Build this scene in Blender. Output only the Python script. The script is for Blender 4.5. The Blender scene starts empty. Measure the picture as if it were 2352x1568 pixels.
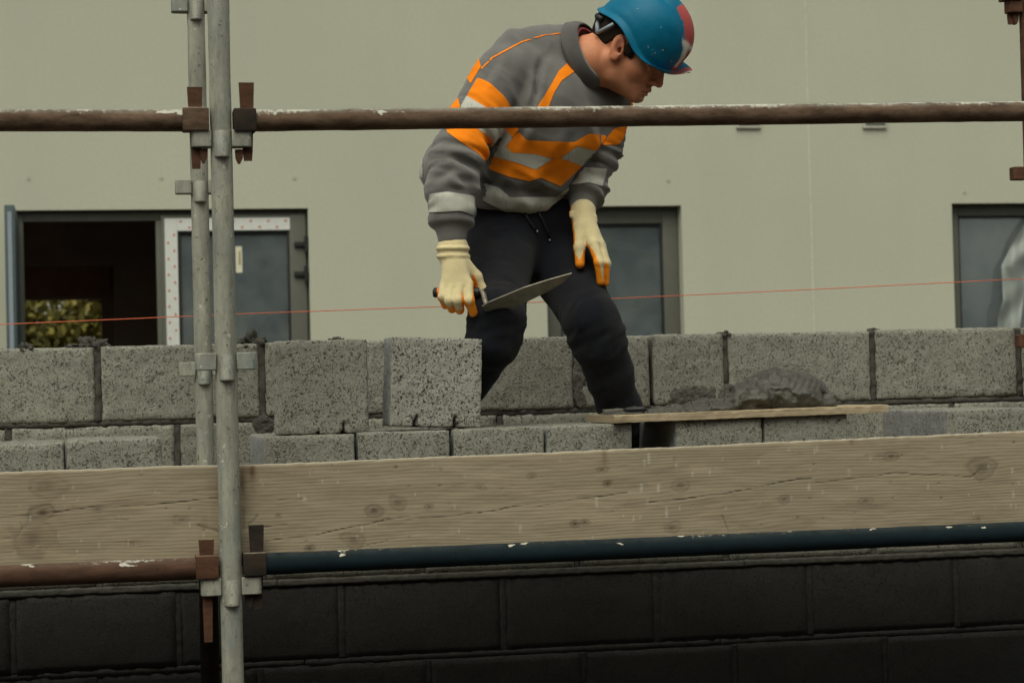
import bpy, bmesh, math, random
import numpy as np
from mathutils import Vector, Matrix

# ------------------------------------------------------------------ camera
SC = bpy.context.scene
COL = SC.collection
random.seed(7)
EYE = np.array([0.0, 0.0, 1.6])
YAW, PITCH, ROLL = math.radians(11.5), math.radians(1.4), math.radians(1.45)
FPX, CX, CY = 4900.0, 1176.0, 784.0          # 75 mm lens on a 36 mm sensor, photo measured at 2352 px wide
_f = np.array([math.sin(YAW)*math.cos(PITCH), math.cos(YAW)*math.cos(PITCH), math.sin(PITCH)])
_r = np.array([math.cos(YAW), -math.sin(YAW), 0.0])
_u = np.cross(_r, _f)
CR = _r*math.cos(ROLL) - _u*math.sin(ROLL)
CU = _u*math.cos(ROLL) + _r*math.sin(ROLL)
CF = _f
cd = bpy.data.cameras.new("camera")
cd.sensor_width = 36.0
cd.lens = 75.0
cd.clip_start = 0.1
cd.clip_end = 2000.0
cd.dof.use_dof = True
cd.dof.focus_distance = 5.45
cd.dof.aperture_fstop = 7.0
cam = bpy.data.objects.new("camera", cd)
COL.objects.link(cam)
cam.matrix_world = Matrix(((CR[0], CU[0], -CF[0], EYE[0]), (CR[1], CU[1], -CF[1], EYE[1]),
                           (CR[2], CU[2], -CF[2], EYE[2]), (0, 0, 0, 1)))
SC.camera = cam

# ------------------------------------------------------------------ overcast daylight
SUN_EL, SUN_AZ = math.radians(58), math.radians(205)     # azimuth clockwise from +Y
W = bpy.data.worlds.new("World")
SC.world = W
W.use_nodes = True
_nt = W.node_tree
_bg = _nt.nodes["Background"]
_sky = _nt.nodes.new("ShaderNodeTexSky")
_sky.sky_type = 'NISHITA'
_sky.sun_disc = False
_sky.sun_elevation = SUN_EL
_sky.sun_rotation = SUN_AZ
_sky.air_density = 1.0
_sky.dust_density = 3.0
_hs = _nt.nodes.new("ShaderNodeHueSaturation")           # cloud cover greys the sky
_hs.inputs["Saturation"].default_value = 0.25
_nt.links.new(_sky.outputs[0], _hs.inputs["Color"])
_mx = _nt.nodes.new("ShaderNodeMix")
_mx.data_type, _mx.blend_type = 'RGBA', 'MULTIPLY'
_mx.inputs[0].default_value = 1.0
_mx.inputs[7].default_value = (1.0, 1.0, 0.87, 1.0)
_nt.links.new(_hs.outputs[0], _mx.inputs[6])
_nt.links.new(_mx.outputs[2], _bg.inputs["Color"])
_bg.inputs["Strength"].default_value = 0.11
sd = bpy.data.lights.new("sun", 'SUN')
sd.energy = 1.5
sd.angle = math.radians(50)
sd.color = (1.0, 0.975, 0.83)
sun = bpy.data.objects.new("sun", sd)
COL.objects.link(sun)
_sd = Vector((math.sin(SUN_AZ)*math.cos(SUN_EL), math.cos(SUN_AZ)*math.cos(SUN_EL), math.sin(SUN_EL)))
sun.rotation_euler = _sd.to_track_quat('Z', 'Y').to_euler()
SC.view_settings.view_transform = 'Standard'
SC.view_settings.look = 'None'
SC.view_settings.exposure = 0.3
SC.view_settings.gamma = 1.0
SC.view_settings.use_curve_mapping = False
SC.render.engine = 'CYCLES'
SC.cycles.max_bounces = 8
SC.cycles.use_denoising = True
SC.cycles.sample_clamp_indirect = 6.0


def ray(px, py):
    return CF + CR*((px-CX)/FPX) - CU*((py-CY)/FPX)


def at_y(px, py, y):
    d = ray(px, py)
    return EYE + d*((y-EYE[1])/d[1])


def at_d(px, py, depth):
    return EYE + ray(px, py)*depth


def to_px(P):
    d = np.asarray(P) - EYE
    z = d @ CF
    return CX + FPX*(d @ CR)/z, CY - FPX*(d @ CU)/z, z

# ------------------------------------------------------------------ noise in numpy
def _hash(ix, iy, iz, seed):
    h = (ix*374761393 + iy*668265263 + iz*2147483647 + seed*1274126177) & 0xffffffff
    h = ((h ^ (h >> 13))*1274126177) & 0xffffffff
    h = h ^ (h >> 16)
    return (h & 0xffff)/65535.0


def vnoise(P, scale=1.0, seed=0):
    P = np.asarray(P, float)*scale + 1000.0
    I = np.floor(P).astype(np.int64)
    F = P - I
    F = F*F*(3-2*F)
    x, y, z = I[..., 0], I[..., 1], I[..., 2]
    fx, fy, fz = F[..., 0], F[..., 1], F[..., 2]
    r = 0
    for dx in (0, 1):
        for dy in (0, 1):
            for dz in (0, 1):
                w = (fx if dx else 1-fx)*(fy if dy else 1-fy)*(fz if dz else 1-fz)
                r = r + w*_hash(x+dx, y+dy, z+dz, seed)
    return r*2-1


def fbm(P, scale=1.0, octv=4, seed=0, gain=0.5):
    r, a, s = 0, 1.0, scale
    for i in range(octv):
        r = r + a*vnoise(P, s, seed+i*17)
        a *= gain
        s *= 2.03
    return r


def sstep(a, b, x):
    t = np.clip((x-a)/(b-a), 0, 1)
    return t*t*(3-2*t)


# ------------------------------------------------------------------ mesh building
class MB:
    def __init__(self):
        self.v, self.f, self.mi = [], [], []

    def add(self, verts, faces, mi=0):
        o = len(self.v)
        self.v.extend([tuple(map(float, p)) for p in verts])
        self.f.extend([tuple(i+o for i in f) for f in faces])
        self.mi.extend([mi]*len(faces))
        return self

    def box(self, lo, hi, mi=0, bev=0.0):
        x0, y0, z0 = lo
        x1, y1, z1 = hi
        if bev <= 0:
            v = [(x0, y0, z0), (x1, y0, z0), (x1, y1, z0), (x0, y1, z0), (x0, y0, z1), (x1, y0, z1), (x1, y1, z1), (x0, y1, z1)]
            f = [(0, 3, 2, 1), (4, 5, 6, 7), (0, 1, 5, 4), (1, 2, 6, 5), (2, 3, 7, 6), (3, 0, 4, 7)]
            return self.add(v, f, mi)
        bm = bmesh.new()
        bmesh.ops.create_cube(bm, size=1.0)
        for p in bm.verts:
            p.co = Vector(((x0+x1)/2+p.co.x*(x1-x0), (y0+y1)/2+p.co.y*(y1-y0), (z0+z1)/2+p.co.z*(z1-z0)))
        bmesh.ops.bevel(bm, geom=bm.edges[:], offset=bev, segments=2, affect='EDGES', profile=0.6)
        bm.verts.index_update()
        v = [tuple(p.co) for p in bm.verts]
        f = [tuple(q.index for q in fc.verts) for fc in bm.faces]
        bm.free()
        return self.add(v, f, mi)

    def tube(self, pts, r, seg=24, cap=True, mi=0, wob=0.0, inner=None):
        pts = [np.asarray(p, float) for p in pts]
        n = len(pts)
        rr = r if hasattr(r, '__len__') else [r]*n
        t0 = pts[1]-pts[0]
        ref = np.array([0, 0, 1.0]) if abs(t0[2]) < 0.9*np.linalg.norm(t0) else np.array([1.0, 0, 0])
        V, Fc = [], []
        for i in range(n):
            t = pts[min(i+1, n-1)]-pts[max(i-1, 0)]
            t = t/np.linalg.norm(t)
            a = np.cross(ref, t)
            a = a/np.linalg.norm(a)
            b = np.cross(t, a)
            for k in range(seg):
                an = 2*math.pi*k/seg
                V.append(pts[i]+rr[i]*(math.cos(an)*a+math.sin(an)*b))
        for i in range(n-1):
            for k in range(seg):
                k2 = (k+1) % seg
                Fc.append((i*seg+k, i*seg+k2, (i+1)*seg+k2, (i+1)*seg+k))
        if cap:
            Fc.append(tuple(range(seg-1, -1, -1)))
            Fc.append(tuple((n-1)*seg+k for k in range(seg)))
        return self.add(V, Fc, mi)

    def prism(self, poly, origin, ax, ay, an, d, mi=0):
        """polygon (2D) in the plane (ax, ay) at origin, thickened by d along an"""
        o, ax, ay, an = (np.asarray(q, float) for q in (origin, ax, ay, an))
        n = len(poly)
        V = [o+ax*p[0]+ay*p[1] for p in poly]+[o+ax*p[0]+ay*p[1]+an*d for p in poly]
        Fc = [tuple(range(n-1, -1, -1)), tuple(range(n, 2*n))]
        for i in range(n):
            j = (i+1) % n
            Fc.append((i, j, n+j, n+i))
        return self.add(V, Fc, mi)

    def mesh(self, name, mats, smooth=False, fix=True):
        me = bpy.data.meshes.new(name)
        me.from_pydata(self.v, [], self.f)
        if fix:
            bm = bmesh.new()
            bm.from_mesh(me)
            bmesh.ops.recalc_face_normals(bm, faces=bm.faces[:])
            bm.to_mesh(me)
            bm.free()
        for m in (mats if isinstance(mats, (list, tuple)) else [mats]):
            me.materials.append(m)
        if any(self.mi):
            me.polygons.foreach_set("material_index", self.mi)
        if smooth:
            me.polygons.foreach_set("use_smooth", [True]*len(me.polygons))
            if smooth == 'auto':
                me.set_sharp_from_angle(angle=math.radians(38))
        me.update()
        return me

    def build(self, name, mats, parent=None, smooth=False, loc=None, fix=True):
        return link(name, self.mesh(name, mats, smooth, fix), parent, loc)


def link(name, me, parent=None, loc=None):
    o = bpy.data.objects.new(name, me)
    COL.objects.link(o)
    if parent is not None:
        o.parent = parent
        pl = parent
        off = Vector((0, 0, 0))
        while pl is not None:                      # parents are only translated: keep world coordinates
            off += Vector(pl.location)
            pl = pl.parent
        o.location = (Vector(loc) if loc is not None else Vector((0, 0, 0))) - off
    elif loc is not None:
        o.location = loc
    return o


def tag(o, label=None, cat=None, group=None, kind=None):
    for k, v in (("label", label), ("category", cat), ("group", group), ("kind", kind)):
        if v:
            o[k] = v
    return o


def thing(name, label, cat, loc=(0, 0, 0), group=None):
    o = bpy.data.objects.new(name, None)
    o.empty_display_size = 0.1
    COL.objects.link(o)
    o.location = loc
    return tag(o, label, cat, group)


def grid_mesh(name, V, nx, ny, mat, smooth=True, attrs=None):
    """V: (nx, ny, 3) array"""
    idx = np.arange(nx*ny).reshape(nx, ny)
    q = np.stack([idx[:-1, :-1], idx[1:, :-1], idx[1:, 1:], idx[:-1, 1:]], -1).reshape(-1, 4)
    return np_mesh(name, V.reshape(-1, 3), q, mat, smooth, attrs)


def np_mesh(name, V, Q, mat, smooth=True, attrs=None):
    me = bpy.data.meshes.new(name)
    V = np.asarray(V, np.float32)
    Q = np.asarray(Q, np.int32)
    k = Q.shape[1]
    me.vertices.add(len(V))
    me.vertices.foreach_set("co", V.ravel())
    me.loops.add(Q.size)
    me.loops.foreach_set("vertex_index", Q.ravel())
    me.polygons.add(len(Q))
    me.polygons.foreach_set("loop_start", np.arange(0, Q.size, k, dtype=np.int32))
    me.polygons.foreach_set("loop_total", np.full(len(Q), k, np.int32))
    me.update(calc_edges=True)
    me.validate()
    for m in (mat if isinstance(mat, (list, tuple)) else [mat]):
        me.materials.append(m)
    if smooth:
        me.polygons.foreach_set("use_smooth", np.ones(len(me.polygons), bool))
    for nm, a in (attrs or {}).items():
        a = np.asarray(a, np.float32)
        if a.ndim == 1:
            at = me.attributes.new(nm, 'FLOAT', 'POINT')
            at.data.foreach_set("value", a)
        else:
            at = me.attributes.new(nm, 'FLOAT_COLOR', 'POINT')
            at.data.foreach_set("color", np.concatenate([a, np.ones((len(a), 1), np.float32)], 1).ravel())
    return me


def box_grid(w, d, h, cell):
    """closed box surface subdivided into cells; origin at the centre. returns V, Q"""
    def face(nu, nv, fn):
        u, v = np.meshgrid(np.linspace(-1, 1, nu+1), np.linspace(-1, 1, nv+1), indexing='ij')
        return fn(u, v)
    n = [max(2, int(round(s/cell))) for s in (w, d, h)]
    V, Q, o = [], [], 0
    for (a, b, c, sgn) in ((0, 2, 1, -1), (0, 2, 1, 1), (1, 2, 0, -1), (1, 2, 0, 1), (0, 1, 2, -1), (0, 1, 2, 1)):
        u, v = np.meshgrid(np.linspace(-.5, .5, n[a]+1), np.linspace(-.5, .5, n[b]+1), indexing='ij')
        P = np.zeros(u.shape+(3,))
        P[..., a], P[..., b], P[..., c] = u, v, sgn*.5
        idx = np.arange(u.size).reshape(u.shape)+o
        q = np.stack([idx[:-1, :-1], idx[1:, :-1], idx[1:, 1:], idx[:-1, 1:]], -1).reshape(-1, 4)
        flip = {(1, -1): 1, (1, 1): -1, (0, -1): -1, (0, 1): 1, (2, -1): -1, (2, 1): 1}[(c, sgn)]
        if flip < 0:
            q = q[:, ::-1]
        V.append(P.reshape(-1, 3))
        Q.append(q)
        o += u.size
    V, Q = np.concatenate(V), np.concatenate(Q)
    key = np.round(V*100000).astype(np.int64)
    _, first, inv = np.unique(key, axis=0, return_index=True, return_inverse=True)
    return V[first]*np.array([w, d, h]), inv.reshape(-1)[Q]


def rough_box(w, d, h, cell, seed, amp=0.0018, rad=0.004, chip=0.006):
    """block with worn arrises and a slightly uneven skin"""
    V, Q = box_grid(w, d, h, cell)
    half = np.array([w, d, h])/2
    dist = half-np.abs(V)                          # distance to each face
    s = np.sort(dist, axis=1)
    edge = s[:, 1]                                 # distance from the nearest arris
    off = np.array([seed*3.7, seed*1.3, seed*2.1])
    nz = fbm(V+off, 60, 3, seed)
    crumble = np.clip(vnoise(V+off, 28, seed+5)*.7+vnoise(V+off, 70, seed+9)*.6-.1, 0, 1)
    pull = (rad*.6+chip*crumble)*np.exp(-(edge/0.006)**2)
    N = np.sign(V)*(dist < 1e-6)
    ln = np.linalg.norm(N, axis=1, keepdims=True)
    N = N/np.maximum(ln, 1e-9)
    V = V-N*pull[:, None]+N*(amp*nz)[:, None]
    return V, Q


# ------------------------------------------------------------------ signed distance modelling
def smin(a, b, k):
    h = np.clip(.5+.5*(b-a)/k, 0, 1)
    return b+(a-b)*h-k*h*(1-h)


def smax(a, b, k):
    return -smin(-a, -b, k)


def s_cone(P, a, b, ra, rb, sq=None):
    """tapered capsule. sq = (unit axis, factor): space is stretched along that axis (flat limbs, palms)"""
    a, b = np.asarray(a, float), np.asarray(b, float)
    Pa, ba = P-a, b-a
    if sq is not None:
        ax, k = np.asarray(sq[0], float), sq[1]
        Pa = Pa+ax*((Pa@ax)*(1/k-1))[..., None]
        ba = ba+ax*((ba@ax)*(1/k-1))
    t = np.clip((Pa@ba)/max(ba@ba, 1e-12), 0, 1)
    return np.linalg.norm(Pa-t[..., None]*ba, axis=-1)-(ra+(rb-ra)*t)


def s_ell(P, c, R, rad):
    """ellipsoid; R rows = local axes"""
    q = (P-np.asarray(c, float))@np.asarray(R, float).T
    rad = np.asarray(rad, float)
    k0 = np.linalg.norm(q/rad, axis=-1)
    k1 = np.linalg.norm(q/(rad*rad), axis=-1)
    return k0*(k0-1)/np.maximum(k1, 1e-9)


def surface_nets(f, org, h):
    nx, ny, nz = f.shape
    ins = f < 0
    c = np.zeros((nx-1, ny-1, nz-1, 3))
    cnt = np.zeros((nx-1, ny-1, nz-1))
    sl = lambda a, d: a[d[0]:nx-1+d[0], d[1]:ny-1+d[1], d[2]:nz-1+d[2]]
    for ax in range(3):
        o1, o2 = [q for q in range(3) if q != ax]
        for i in (0, 1):
            for j in (0, 1):
                d0 = [0, 0, 0]
                d0[o1], d0[o2] = i, j
                d1 = list(d0)
                d1[ax] = 1
                A, B = sl(f, d0), sl(f, d1)
                cr = (A < 0) != (B < 0)
                t = np.where(cr, A/np.where(cr, A-B, 1), 0)
                p = np.zeros(A.shape+(3,))
                for q in range(3):
                    p[..., q] = d0[q]
                p[..., ax] = t
                c += p*cr[..., None]
                cnt += cr
    act = cnt > 0
    vid = np.full(act.shape, -1, np.int64)
    vid[act] = np.arange(act.sum())
    I = np.argwhere(act)
    V = (I+c[act]/cnt[act][:, None])*h+np.asarray(org)
    Q = []
    for ax in range(3):
        o1, o2 = (ax+1) % 3, (ax+2) % 3
        s0 = [slice(None)]*3
        s1 = [slice(None)]*3
        s0[ax], s1[ax] = slice(0, -1), slice(1, None)
        A, B = ins[tuple(s0)], ins[tuple(s1)]
        E = np.argwhere(A != B)
        E = E[(E[:, o1] >= 1) & (E[:, o2] >= 1) & (E[:, o1] < f.shape[o1]-1) & (E[:, o2] < f.shape[o2]-1)]
        g = []
        for (i, j) in ((-1, -1), (0, -1), (0, 0), (-1, 0)):
            k = E.copy()
            k[:, o1] += i
            k[:, o2] += j
            g.append(vid[k[:, 0], k[:, 1], k[:, 2]])
        q = np.stack(g, 1)
        fl = A[tuple(E.T)]
        q = np.where(fl[:, None], q, q[:, ::-1])
        Q.append(q)
    return V, np.concatenate(Q)


def sdf_mesh(fn, lo, hi, h):
    lo, hi = np.asarray(lo, float), np.asarray(hi, float)
    n = np.ceil((hi-lo)/h).astype(int)+1
    g = np.stack(np.meshgrid(*[lo[i]+h*np.arange(n[i]) for i in range(3)], indexing='ij'), -1)
    return surface_nets(fn(g), lo, h)


def vert_normals(V, Q):
    fn = np.cross(V[Q[:, 2]]-V[Q[:, 0]], V[Q[:, 3]]-V[Q[:, 1]])
    N = np.zeros_like(V)
    for k in range(4):
        np.add.at(N, Q[:, k], fn)
    return N/np.maximum(np.linalg.norm(N, axis=1, keepdims=True), 1e-12)


def poly_sd(px, py, poly):
    """signed distance to a 2D polygon, positive inside"""
    p = np.asarray(poly, float)
    q = np.roll(p, -1, axis=0)
    best = np.full(px.shape, 1e18)
    ins = np.zeros(px.shape, bool)
    for (a, b) in zip(p, q):
        e = b-a
        wx, wy = px-a[0], py-a[1]
        t = np.clip((wx*e[0]+wy*e[1])/max(e@e, 1e-9), 0, 1)
        best = np.minimum(best, (wx-t*e[0])**2+(wy-t*e[1])**2)
        if a[1] != b[1]:
            ins ^= ((a[1] > py) != (b[1] > py)) & (px < (b[0]-a[0])*(py-a[1])/(b[1]-a[1])+a[0])
    d = np.sqrt(best)
    return np.where(ins, d, -d)


def clip_region(V, Q, s, N, lift, min_s=0.0):
    """the part of a surface where the vertex field s > 0, lifted along the normals: cloth sewn onto cloth"""
    pos = s > 0
    keep = Q[pos[Q].any(axis=1)]
    out_v, out_f, cache = [], [], {}

    def vert(i):
        if i not in cache:
            cache[i] = len(out_v)
            out_v.append(V[i]+N[i]*lift)
        return cache[i]

    def cut(i, j):
        k = (min(i, j), max(i, j), 'c')
        if k not in cache:
            t = s[i]/(s[i]-s[j])
            cache[k] = len(out_v)
            n = N[i]+(N[j]-N[i])*t
            out_v.append(V[i]+(V[j]-V[i])*t+n*lift)
        return cache[k]
    for q in keep:
        poly = []
        for a in range(4):
            i, j = q[a], q[(a+1) % 4]
            if pos[i]:
                poly.append(vert(i))
            if pos[i] != pos[j]:
                poly.append(cut(i, j))
        if len(poly) >= 3:
            out_f.append(tuple(poly))
    return out_v, out_f

# ------------------------------------------------------------------ procedural materials
class NT:
    def __init__(self, name):
        self.m = bpy.data.materials.new(name)
        self.m.use_nodes = True
        self.t = self.m.node_tree
        self.b = self.t.nodes["Principled BSDF"]
        self.b.inputs["Specular IOR Level"].default_value = 0.3

    def n(self, typ, **kw):
        nd = self.t.nodes.new("ShaderNode"+typ)
        for k, v in kw.items():
            setattr(nd, k, v)
        return nd

    def l(self, a, b):
        if hasattr(a, 'bl_idname') and not hasattr(a, 'is_output'):
            a = a.outputs[0]
        self.t.links.new(a, b)

    def setin(self, nd, key, v):
        if v is None:
            return
        if hasattr(v, 'is_output') or hasattr(v, 'outputs'):
            self.l(v, nd.inputs[key])
        else:
            if isinstance(v, tuple) and len(v) == 3 and nd.inputs[key].type == 'RGBA':
                v = v+(1,)
            nd.inputs[key].default_value = v

    def coord(self, kind="Object", scale=(1, 1, 1), rand=False):
        c = self.n("TexCoord").outputs[kind]
        mp = self.n("Mapping")
        self.l(c, mp.inputs["Vector"])
        mp.inputs["Scale"].default_value = scale
        if rand:
            oi = self.n("ObjectInfo")
            mu = self.math('MULTIPLY', oi.outputs["Random"], 37.0)
            cb = self.n("CombineXYZ")
            for k in range(3):
                self.l(mu, cb.inputs[k])
            self.l(cb, mp.inputs["Location"])
        return mp.outputs[0]

    def math(self, op, a, b=None, c=None, clamp=False):
        nd = self.n("Math", operation=op)
        nd.use_clamp = clamp
        for i, v in enumerate((a, b, c)):
            self.setin(nd, i, v)
        return nd.outputs[0]

    def noise(self, vec, scale, detail=4, rough=.55, dist=0.0):
        nd = self.n("TexNoise")
        self.l(vec, nd.inputs["Vector"])
        nd.inputs["Scale"].default_value = scale
        nd.inputs["Detail"].default_value = detail
        nd.inputs["Roughness"].default_value = rough
        nd.inputs["Distortion"].default_value = dist
        return nd.outputs["Fac"]

    def vor(self, vec, scale, feature='F1', rand=1.0):
        nd = self.n("TexVoronoi", feature=feature)
        self.l(vec, nd.inputs["Vector"])
        nd.inputs["Scale"].default_value = scale
        nd.inputs["Randomness"].default_value = rand
        return nd

    def ramp(self, fac, stops, interp='LINEAR'):
        nd = self.n("ValToRGB")
        nd.color_ramp.interpolation = interp
        el = nd.color_ramp.elements
        while len(el) < len(stops):
            el.new(0.5)
        for e, (p, c) in zip(el, stops):
            e.position = p
            e.color = (c, c, c, 1) if not isinstance(c, tuple) else c+(1,)
        self.l(fac, nd.inputs[0])
        return nd.outputs[0]

    def mr(self, v, a, b, c=0.0, d=1.0, smooth=False):
        nd = self.n("MapRange")
        if smooth:
            nd.interpolation_type = 'SMOOTHSTEP'
        self.l(v, nd.inputs["Value"])
        for k, x in zip(("From Min", "From Max", "To Min", "To Max"), (a, b, c, d)):
            nd.inputs[k].default_value = x
        return nd.outputs[0]

    def mix(self, fac, a, b, mode='MIX'):
        nd = self.n("Mix", data_type='RGBA', blend_type=mode)
        self.setin(nd, 0, fac)
        for s, v in ((6, a), (7, b)):
            if isinstance(v, tuple):
                nd.inputs[s].default_value = v[:3]+(1,)
            else:
                self.l(v, nd.inputs[s])
        return nd.outputs[2]

    def attr(self, name, out="Fac"):
        return self.n("Attribute", attribute_name=name).outputs[out]

    def bump(self, h, strength=.5, dist=.002, normal=None):
        nd = self.n("Bump")
        nd.inputs["Strength"].default_value = strength
        nd.inputs["Distance"].default_value = dist
        self.l(h, nd.inputs["Height"])
        if normal is not None:
            self.l(normal, nd.inputs["Normal"])
        return nd.outputs[0]

    def out(self, col=None, rough=None, normal=None, metal=None, spec=None):
        b = self.b.inputs
        for k, v in (("Base Color", col), ("Roughness", rough), ("Normal", normal), ("Metallic", metal), ("Specular IOR Level", spec)):
            if v is None:
                continue
            if isinstance(v, tuple):
                b[k].default_value = v[:3]+(1,)
            elif isinstance(v, (int, float)):
                b[k].default_value = v
            else:
                self.l(v, b[k])
        return self.m


def mk_block(name, base, dark, pore=1.0, scale=1.0, tint=0.16):
    """dense aggregate concrete: pale grains with small ragged dark voids between them"""
    t = NT(name)
    c = t.coord(rand=True)
    big = t.noise(c, 5, 4, .6)
    patch = t.noise(c, 22*scale, 3, .6)
    v1 = t.noise(c, 150*scale, 2, .6, .5)
    v2 = t.noise(c, 290*scale, 2, .6, .3)
    vc = t.vor(c, 150*scale, 'F1')
    col = t.mix(t.mr(big, .3, .7), tuple(x*(1-tint) for x in base), tuple(x*(1+tint) for x in base))
    col = t.mix(t.mr(vc.outputs["Color"], .1, .9, 0, .5), col, tuple(min(1, x*1.3) for x in base))
    col = t.mix(t.mr(t.noise(c, 330*scale, 2, .6), .35, .65, .25, 0), col, tuple(x*.55 for x in base))
    lim = t.mr(patch, .3, .7, .045, -.03)
    h1 = t.mr(t.math('SUBTRACT', v1, lim), .585, .65)
    h2 = t.math('MULTIPLY', t.mr(t.math('SUBTRACT', v2, lim), .57, .63), .7)
    hole = t.math('MULTIPLY', t.math('MAXIMUM', h1, h2), pore, clamp=True)
    col = t.mix(hole, col, dark)
    h = t.math('ADD', t.math('MULTIPLY', hole, -1.0), t.math('MULTIPLY', t.noise(c, 160*scale, 3, .6), .6))
    return t.out(col, .95, t.bump(h, .8, .003), spec=.12)


def mk_steel(name):
    t = NT(name)
    c = t.coord(rand=True)
    cs = t.coord(scale=(1, 1, .22), rand=True)
    a = t.noise(cs, 34, 6, .72)
    b = t.noise(c, 70, 5, .7)
    s = t.noise(c, 9, 3, .6)
    col = t.mix(t.mr(a, .3, .72), (.20, .205, .175), (.40, .395, .325))
    col = t.mix(t.mr(s, .5, .75, 0, .55), col, (.19, .235, .245))
    col = t.mix(t.mr(t.noise(cs, 75, 4, .75), .54, .68, 0, .5), col, (.12, .115, .095))
    col = t.mix(t.mr(b, .605, .68, 0, .9), col, (.045, .045, .04))
    sp = t.noise(c, 38, 4, .75)
    col = t.mix(t.mr(sp, .645, .69, 0, .9), col, (.60, .59, .52))
    col = t.mix(t.mr(t.noise(c, 17, 4, .8), .66, .72, 0, .5), col, (.23, .13, .07))
    return t.out(col, t.mr(b, .3, .7, .6, .85), t.bump(t.math('ADD', a, b), .7, .0016), metal=.1, spec=.3)


def mk_rust(name, c1, c2, splash, up=True, thr=.56, top_pale=.65, blobs=0):
    t = NT(name)
    c = t.coord(rand=True)
    cs = t.coord(scale=(.3, 1, 1), rand=True)
    a = t.noise(cs, 42, 5, .65)
    b = t.noise(c, 120, 4, .7)
    col = t.mix(t.mr(a, .32, .7), c1, c2)
    col = t.mix(t.mr(b, .55, .75, 0, .5), col, tuple(x*.35 for x in c1))
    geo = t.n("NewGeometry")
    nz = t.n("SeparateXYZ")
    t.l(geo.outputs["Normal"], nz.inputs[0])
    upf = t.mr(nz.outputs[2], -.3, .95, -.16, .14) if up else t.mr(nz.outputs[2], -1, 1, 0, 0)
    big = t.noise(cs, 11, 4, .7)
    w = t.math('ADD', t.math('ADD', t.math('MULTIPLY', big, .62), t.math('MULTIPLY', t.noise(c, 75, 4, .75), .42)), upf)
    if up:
        pale_mix = t.math('MULTIPLY', t.mr(nz.outputs[2], .45, .95), t.mr(t.noise(c, 30, 4, .7), .3, .6))  # upward-facing surface mixed paler, broken up by noise
        col = t.mix(t.math('MULTIPLY', pale_mix, top_pale), col, tuple(x*.62 for x in splash))
    m = t.mr(w, thr, thr+.07, 0, .9)
    if blobs:
        bl = t.math('ADD', t.noise(t.coord(scale=(.6, 1, 1), rand=True), 26, 3, .6), t.mr(nz.outputs[2], -.6, .6, -.22, .0))
        m = t.math('MAXIMUM', m, t.mr(bl, .64, .66, 0, .9))
    col = t.mix(m, col, splash)
    return t.out(col, .85, t.bump(t.math('ADD', t.math('ADD', a, b), m), .5, .0015), spec=.2)


def mk_plain(name, col, rough=.6, var=.12, scale=30, bump=.15, spec=.3, bdist=.001):
    t = NT(name)
    c = t.coord(rand=True)
    n = t.noise(c, scale, 4, .6)
    cc = t.mix(t.mr(n, .3, .7), tuple(x*(1-var) for x in col), tuple(min(1, x*(1+var)) for x in col))
    return t.out(cc, rough, t.bump(t.noise(c, scale*4, 3, .6), bump, bdist), spec=spec)


def mk_wood(name, light, dark):
    """weathered scaffold timber; vertex field 'wear' (rgb: crack/knot, stain, splash and painted sky light) comes from the board builder"""
    t = NT(name)
    c = t.coord(rand=True)
    g = t.coord(scale=(.055, 1, 1), rand=True)
    warp = t.noise(t.coord(scale=(.3, 1, 1), rand=True), 7, 3, .5)
    wv = t.math('ADD', t.math('MULTIPLY', warp, 14.0), t.math('MULTIPLY', t.noise(g, 60, 3, .6), 2.2))
    sep = t.n("SeparateXYZ")
    t.l(c, sep.inputs[0])
    ring = t.math('SINE', t.math('ADD', t.math('MULTIPLY', sep.outputs[2], 760.0), t.math('MULTIPLY', wv, 2.4)))
    fib = t.math('ADD', t.math('MULTIPLY', t.noise(g, 230, 4, .7), .6), t.math('MULTIPLY', t.noise(t.coord(scale=(.14, 1, 1), rand=True), 520, 3, .7), .4))
    blot = t.noise(t.coord(scale=(.5, 1, 1), rand=True), 6, 5, .65)
    col = t.mix(t.mr(fib, .3, .7), dark, light)
    col = t.mix(t.math('MULTIPLY', t.mr(ring, .1, 1.0, 0, .2), t.mr(t.noise(t.coord(scale=(.5, 1, 1), rand=True), 16, 4, .65), .42, .62)), col, tuple(x*.62 for x in dark))
    col = t.mix(t.mr(blot, .4, .75, 0, .2), col, (.17, .15, .12))
    tan = t.noise(t.coord(scale=(.35, 1, 1), rand=True), 9, 4, .6)
    col = t.mix(t.mr(tan, .5, .72, 0, .25), col, (.34, .25, .165))
    w = t.n("Attribute", attribute_name="wear_toplight")
    s = t.n("SeparateColor")
    t.l(w.outputs["Color"], s.inputs[0])
    col = t.mix(s.outputs[1], col, (.105, .055, .028))
    col = t.mix(s.outputs[0], col, (.022, .017, .013))
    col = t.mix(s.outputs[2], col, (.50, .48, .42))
    h = t.math('ADD', t.math('ADD', t.math('MULTIPLY', fib, .6), t.math('MULTIPLY', ring, .16)), t.math('MULTIPLY', s.outputs[0], -1.6))
    return t.out(col, .9, t.bump(h, .5, .0015), spec=.15)


def mk_render_wall(name):
    t = NT(name)
    c = t.coord()
    big = t.noise(c, .7, 4, .55)
    fine = t.noise(c, 38, 5, .75)
    col = t.mix(t.mr(big, .3, .7), (.452, .460, .370), (.505, .508, .412))
    col = t.mix(t.mr(fine, .35, .65, 0, .5), col, (.415, .42, .335))
    col = t.mix(t.mr(t.noise(c, 130, 2, .7), .35, .65, 0, .4), col, (.42, .425, .345))
    col = t.mix(t.mr(t.noise(t.coord(scale=(1, 1, .12)), 2.2, 5, .65), .52, .75, 0, .3), col, (.40, .41, .33))
    return t.out(col, .95, t.bump(fine, .35, .004), spec=.1)


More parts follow.
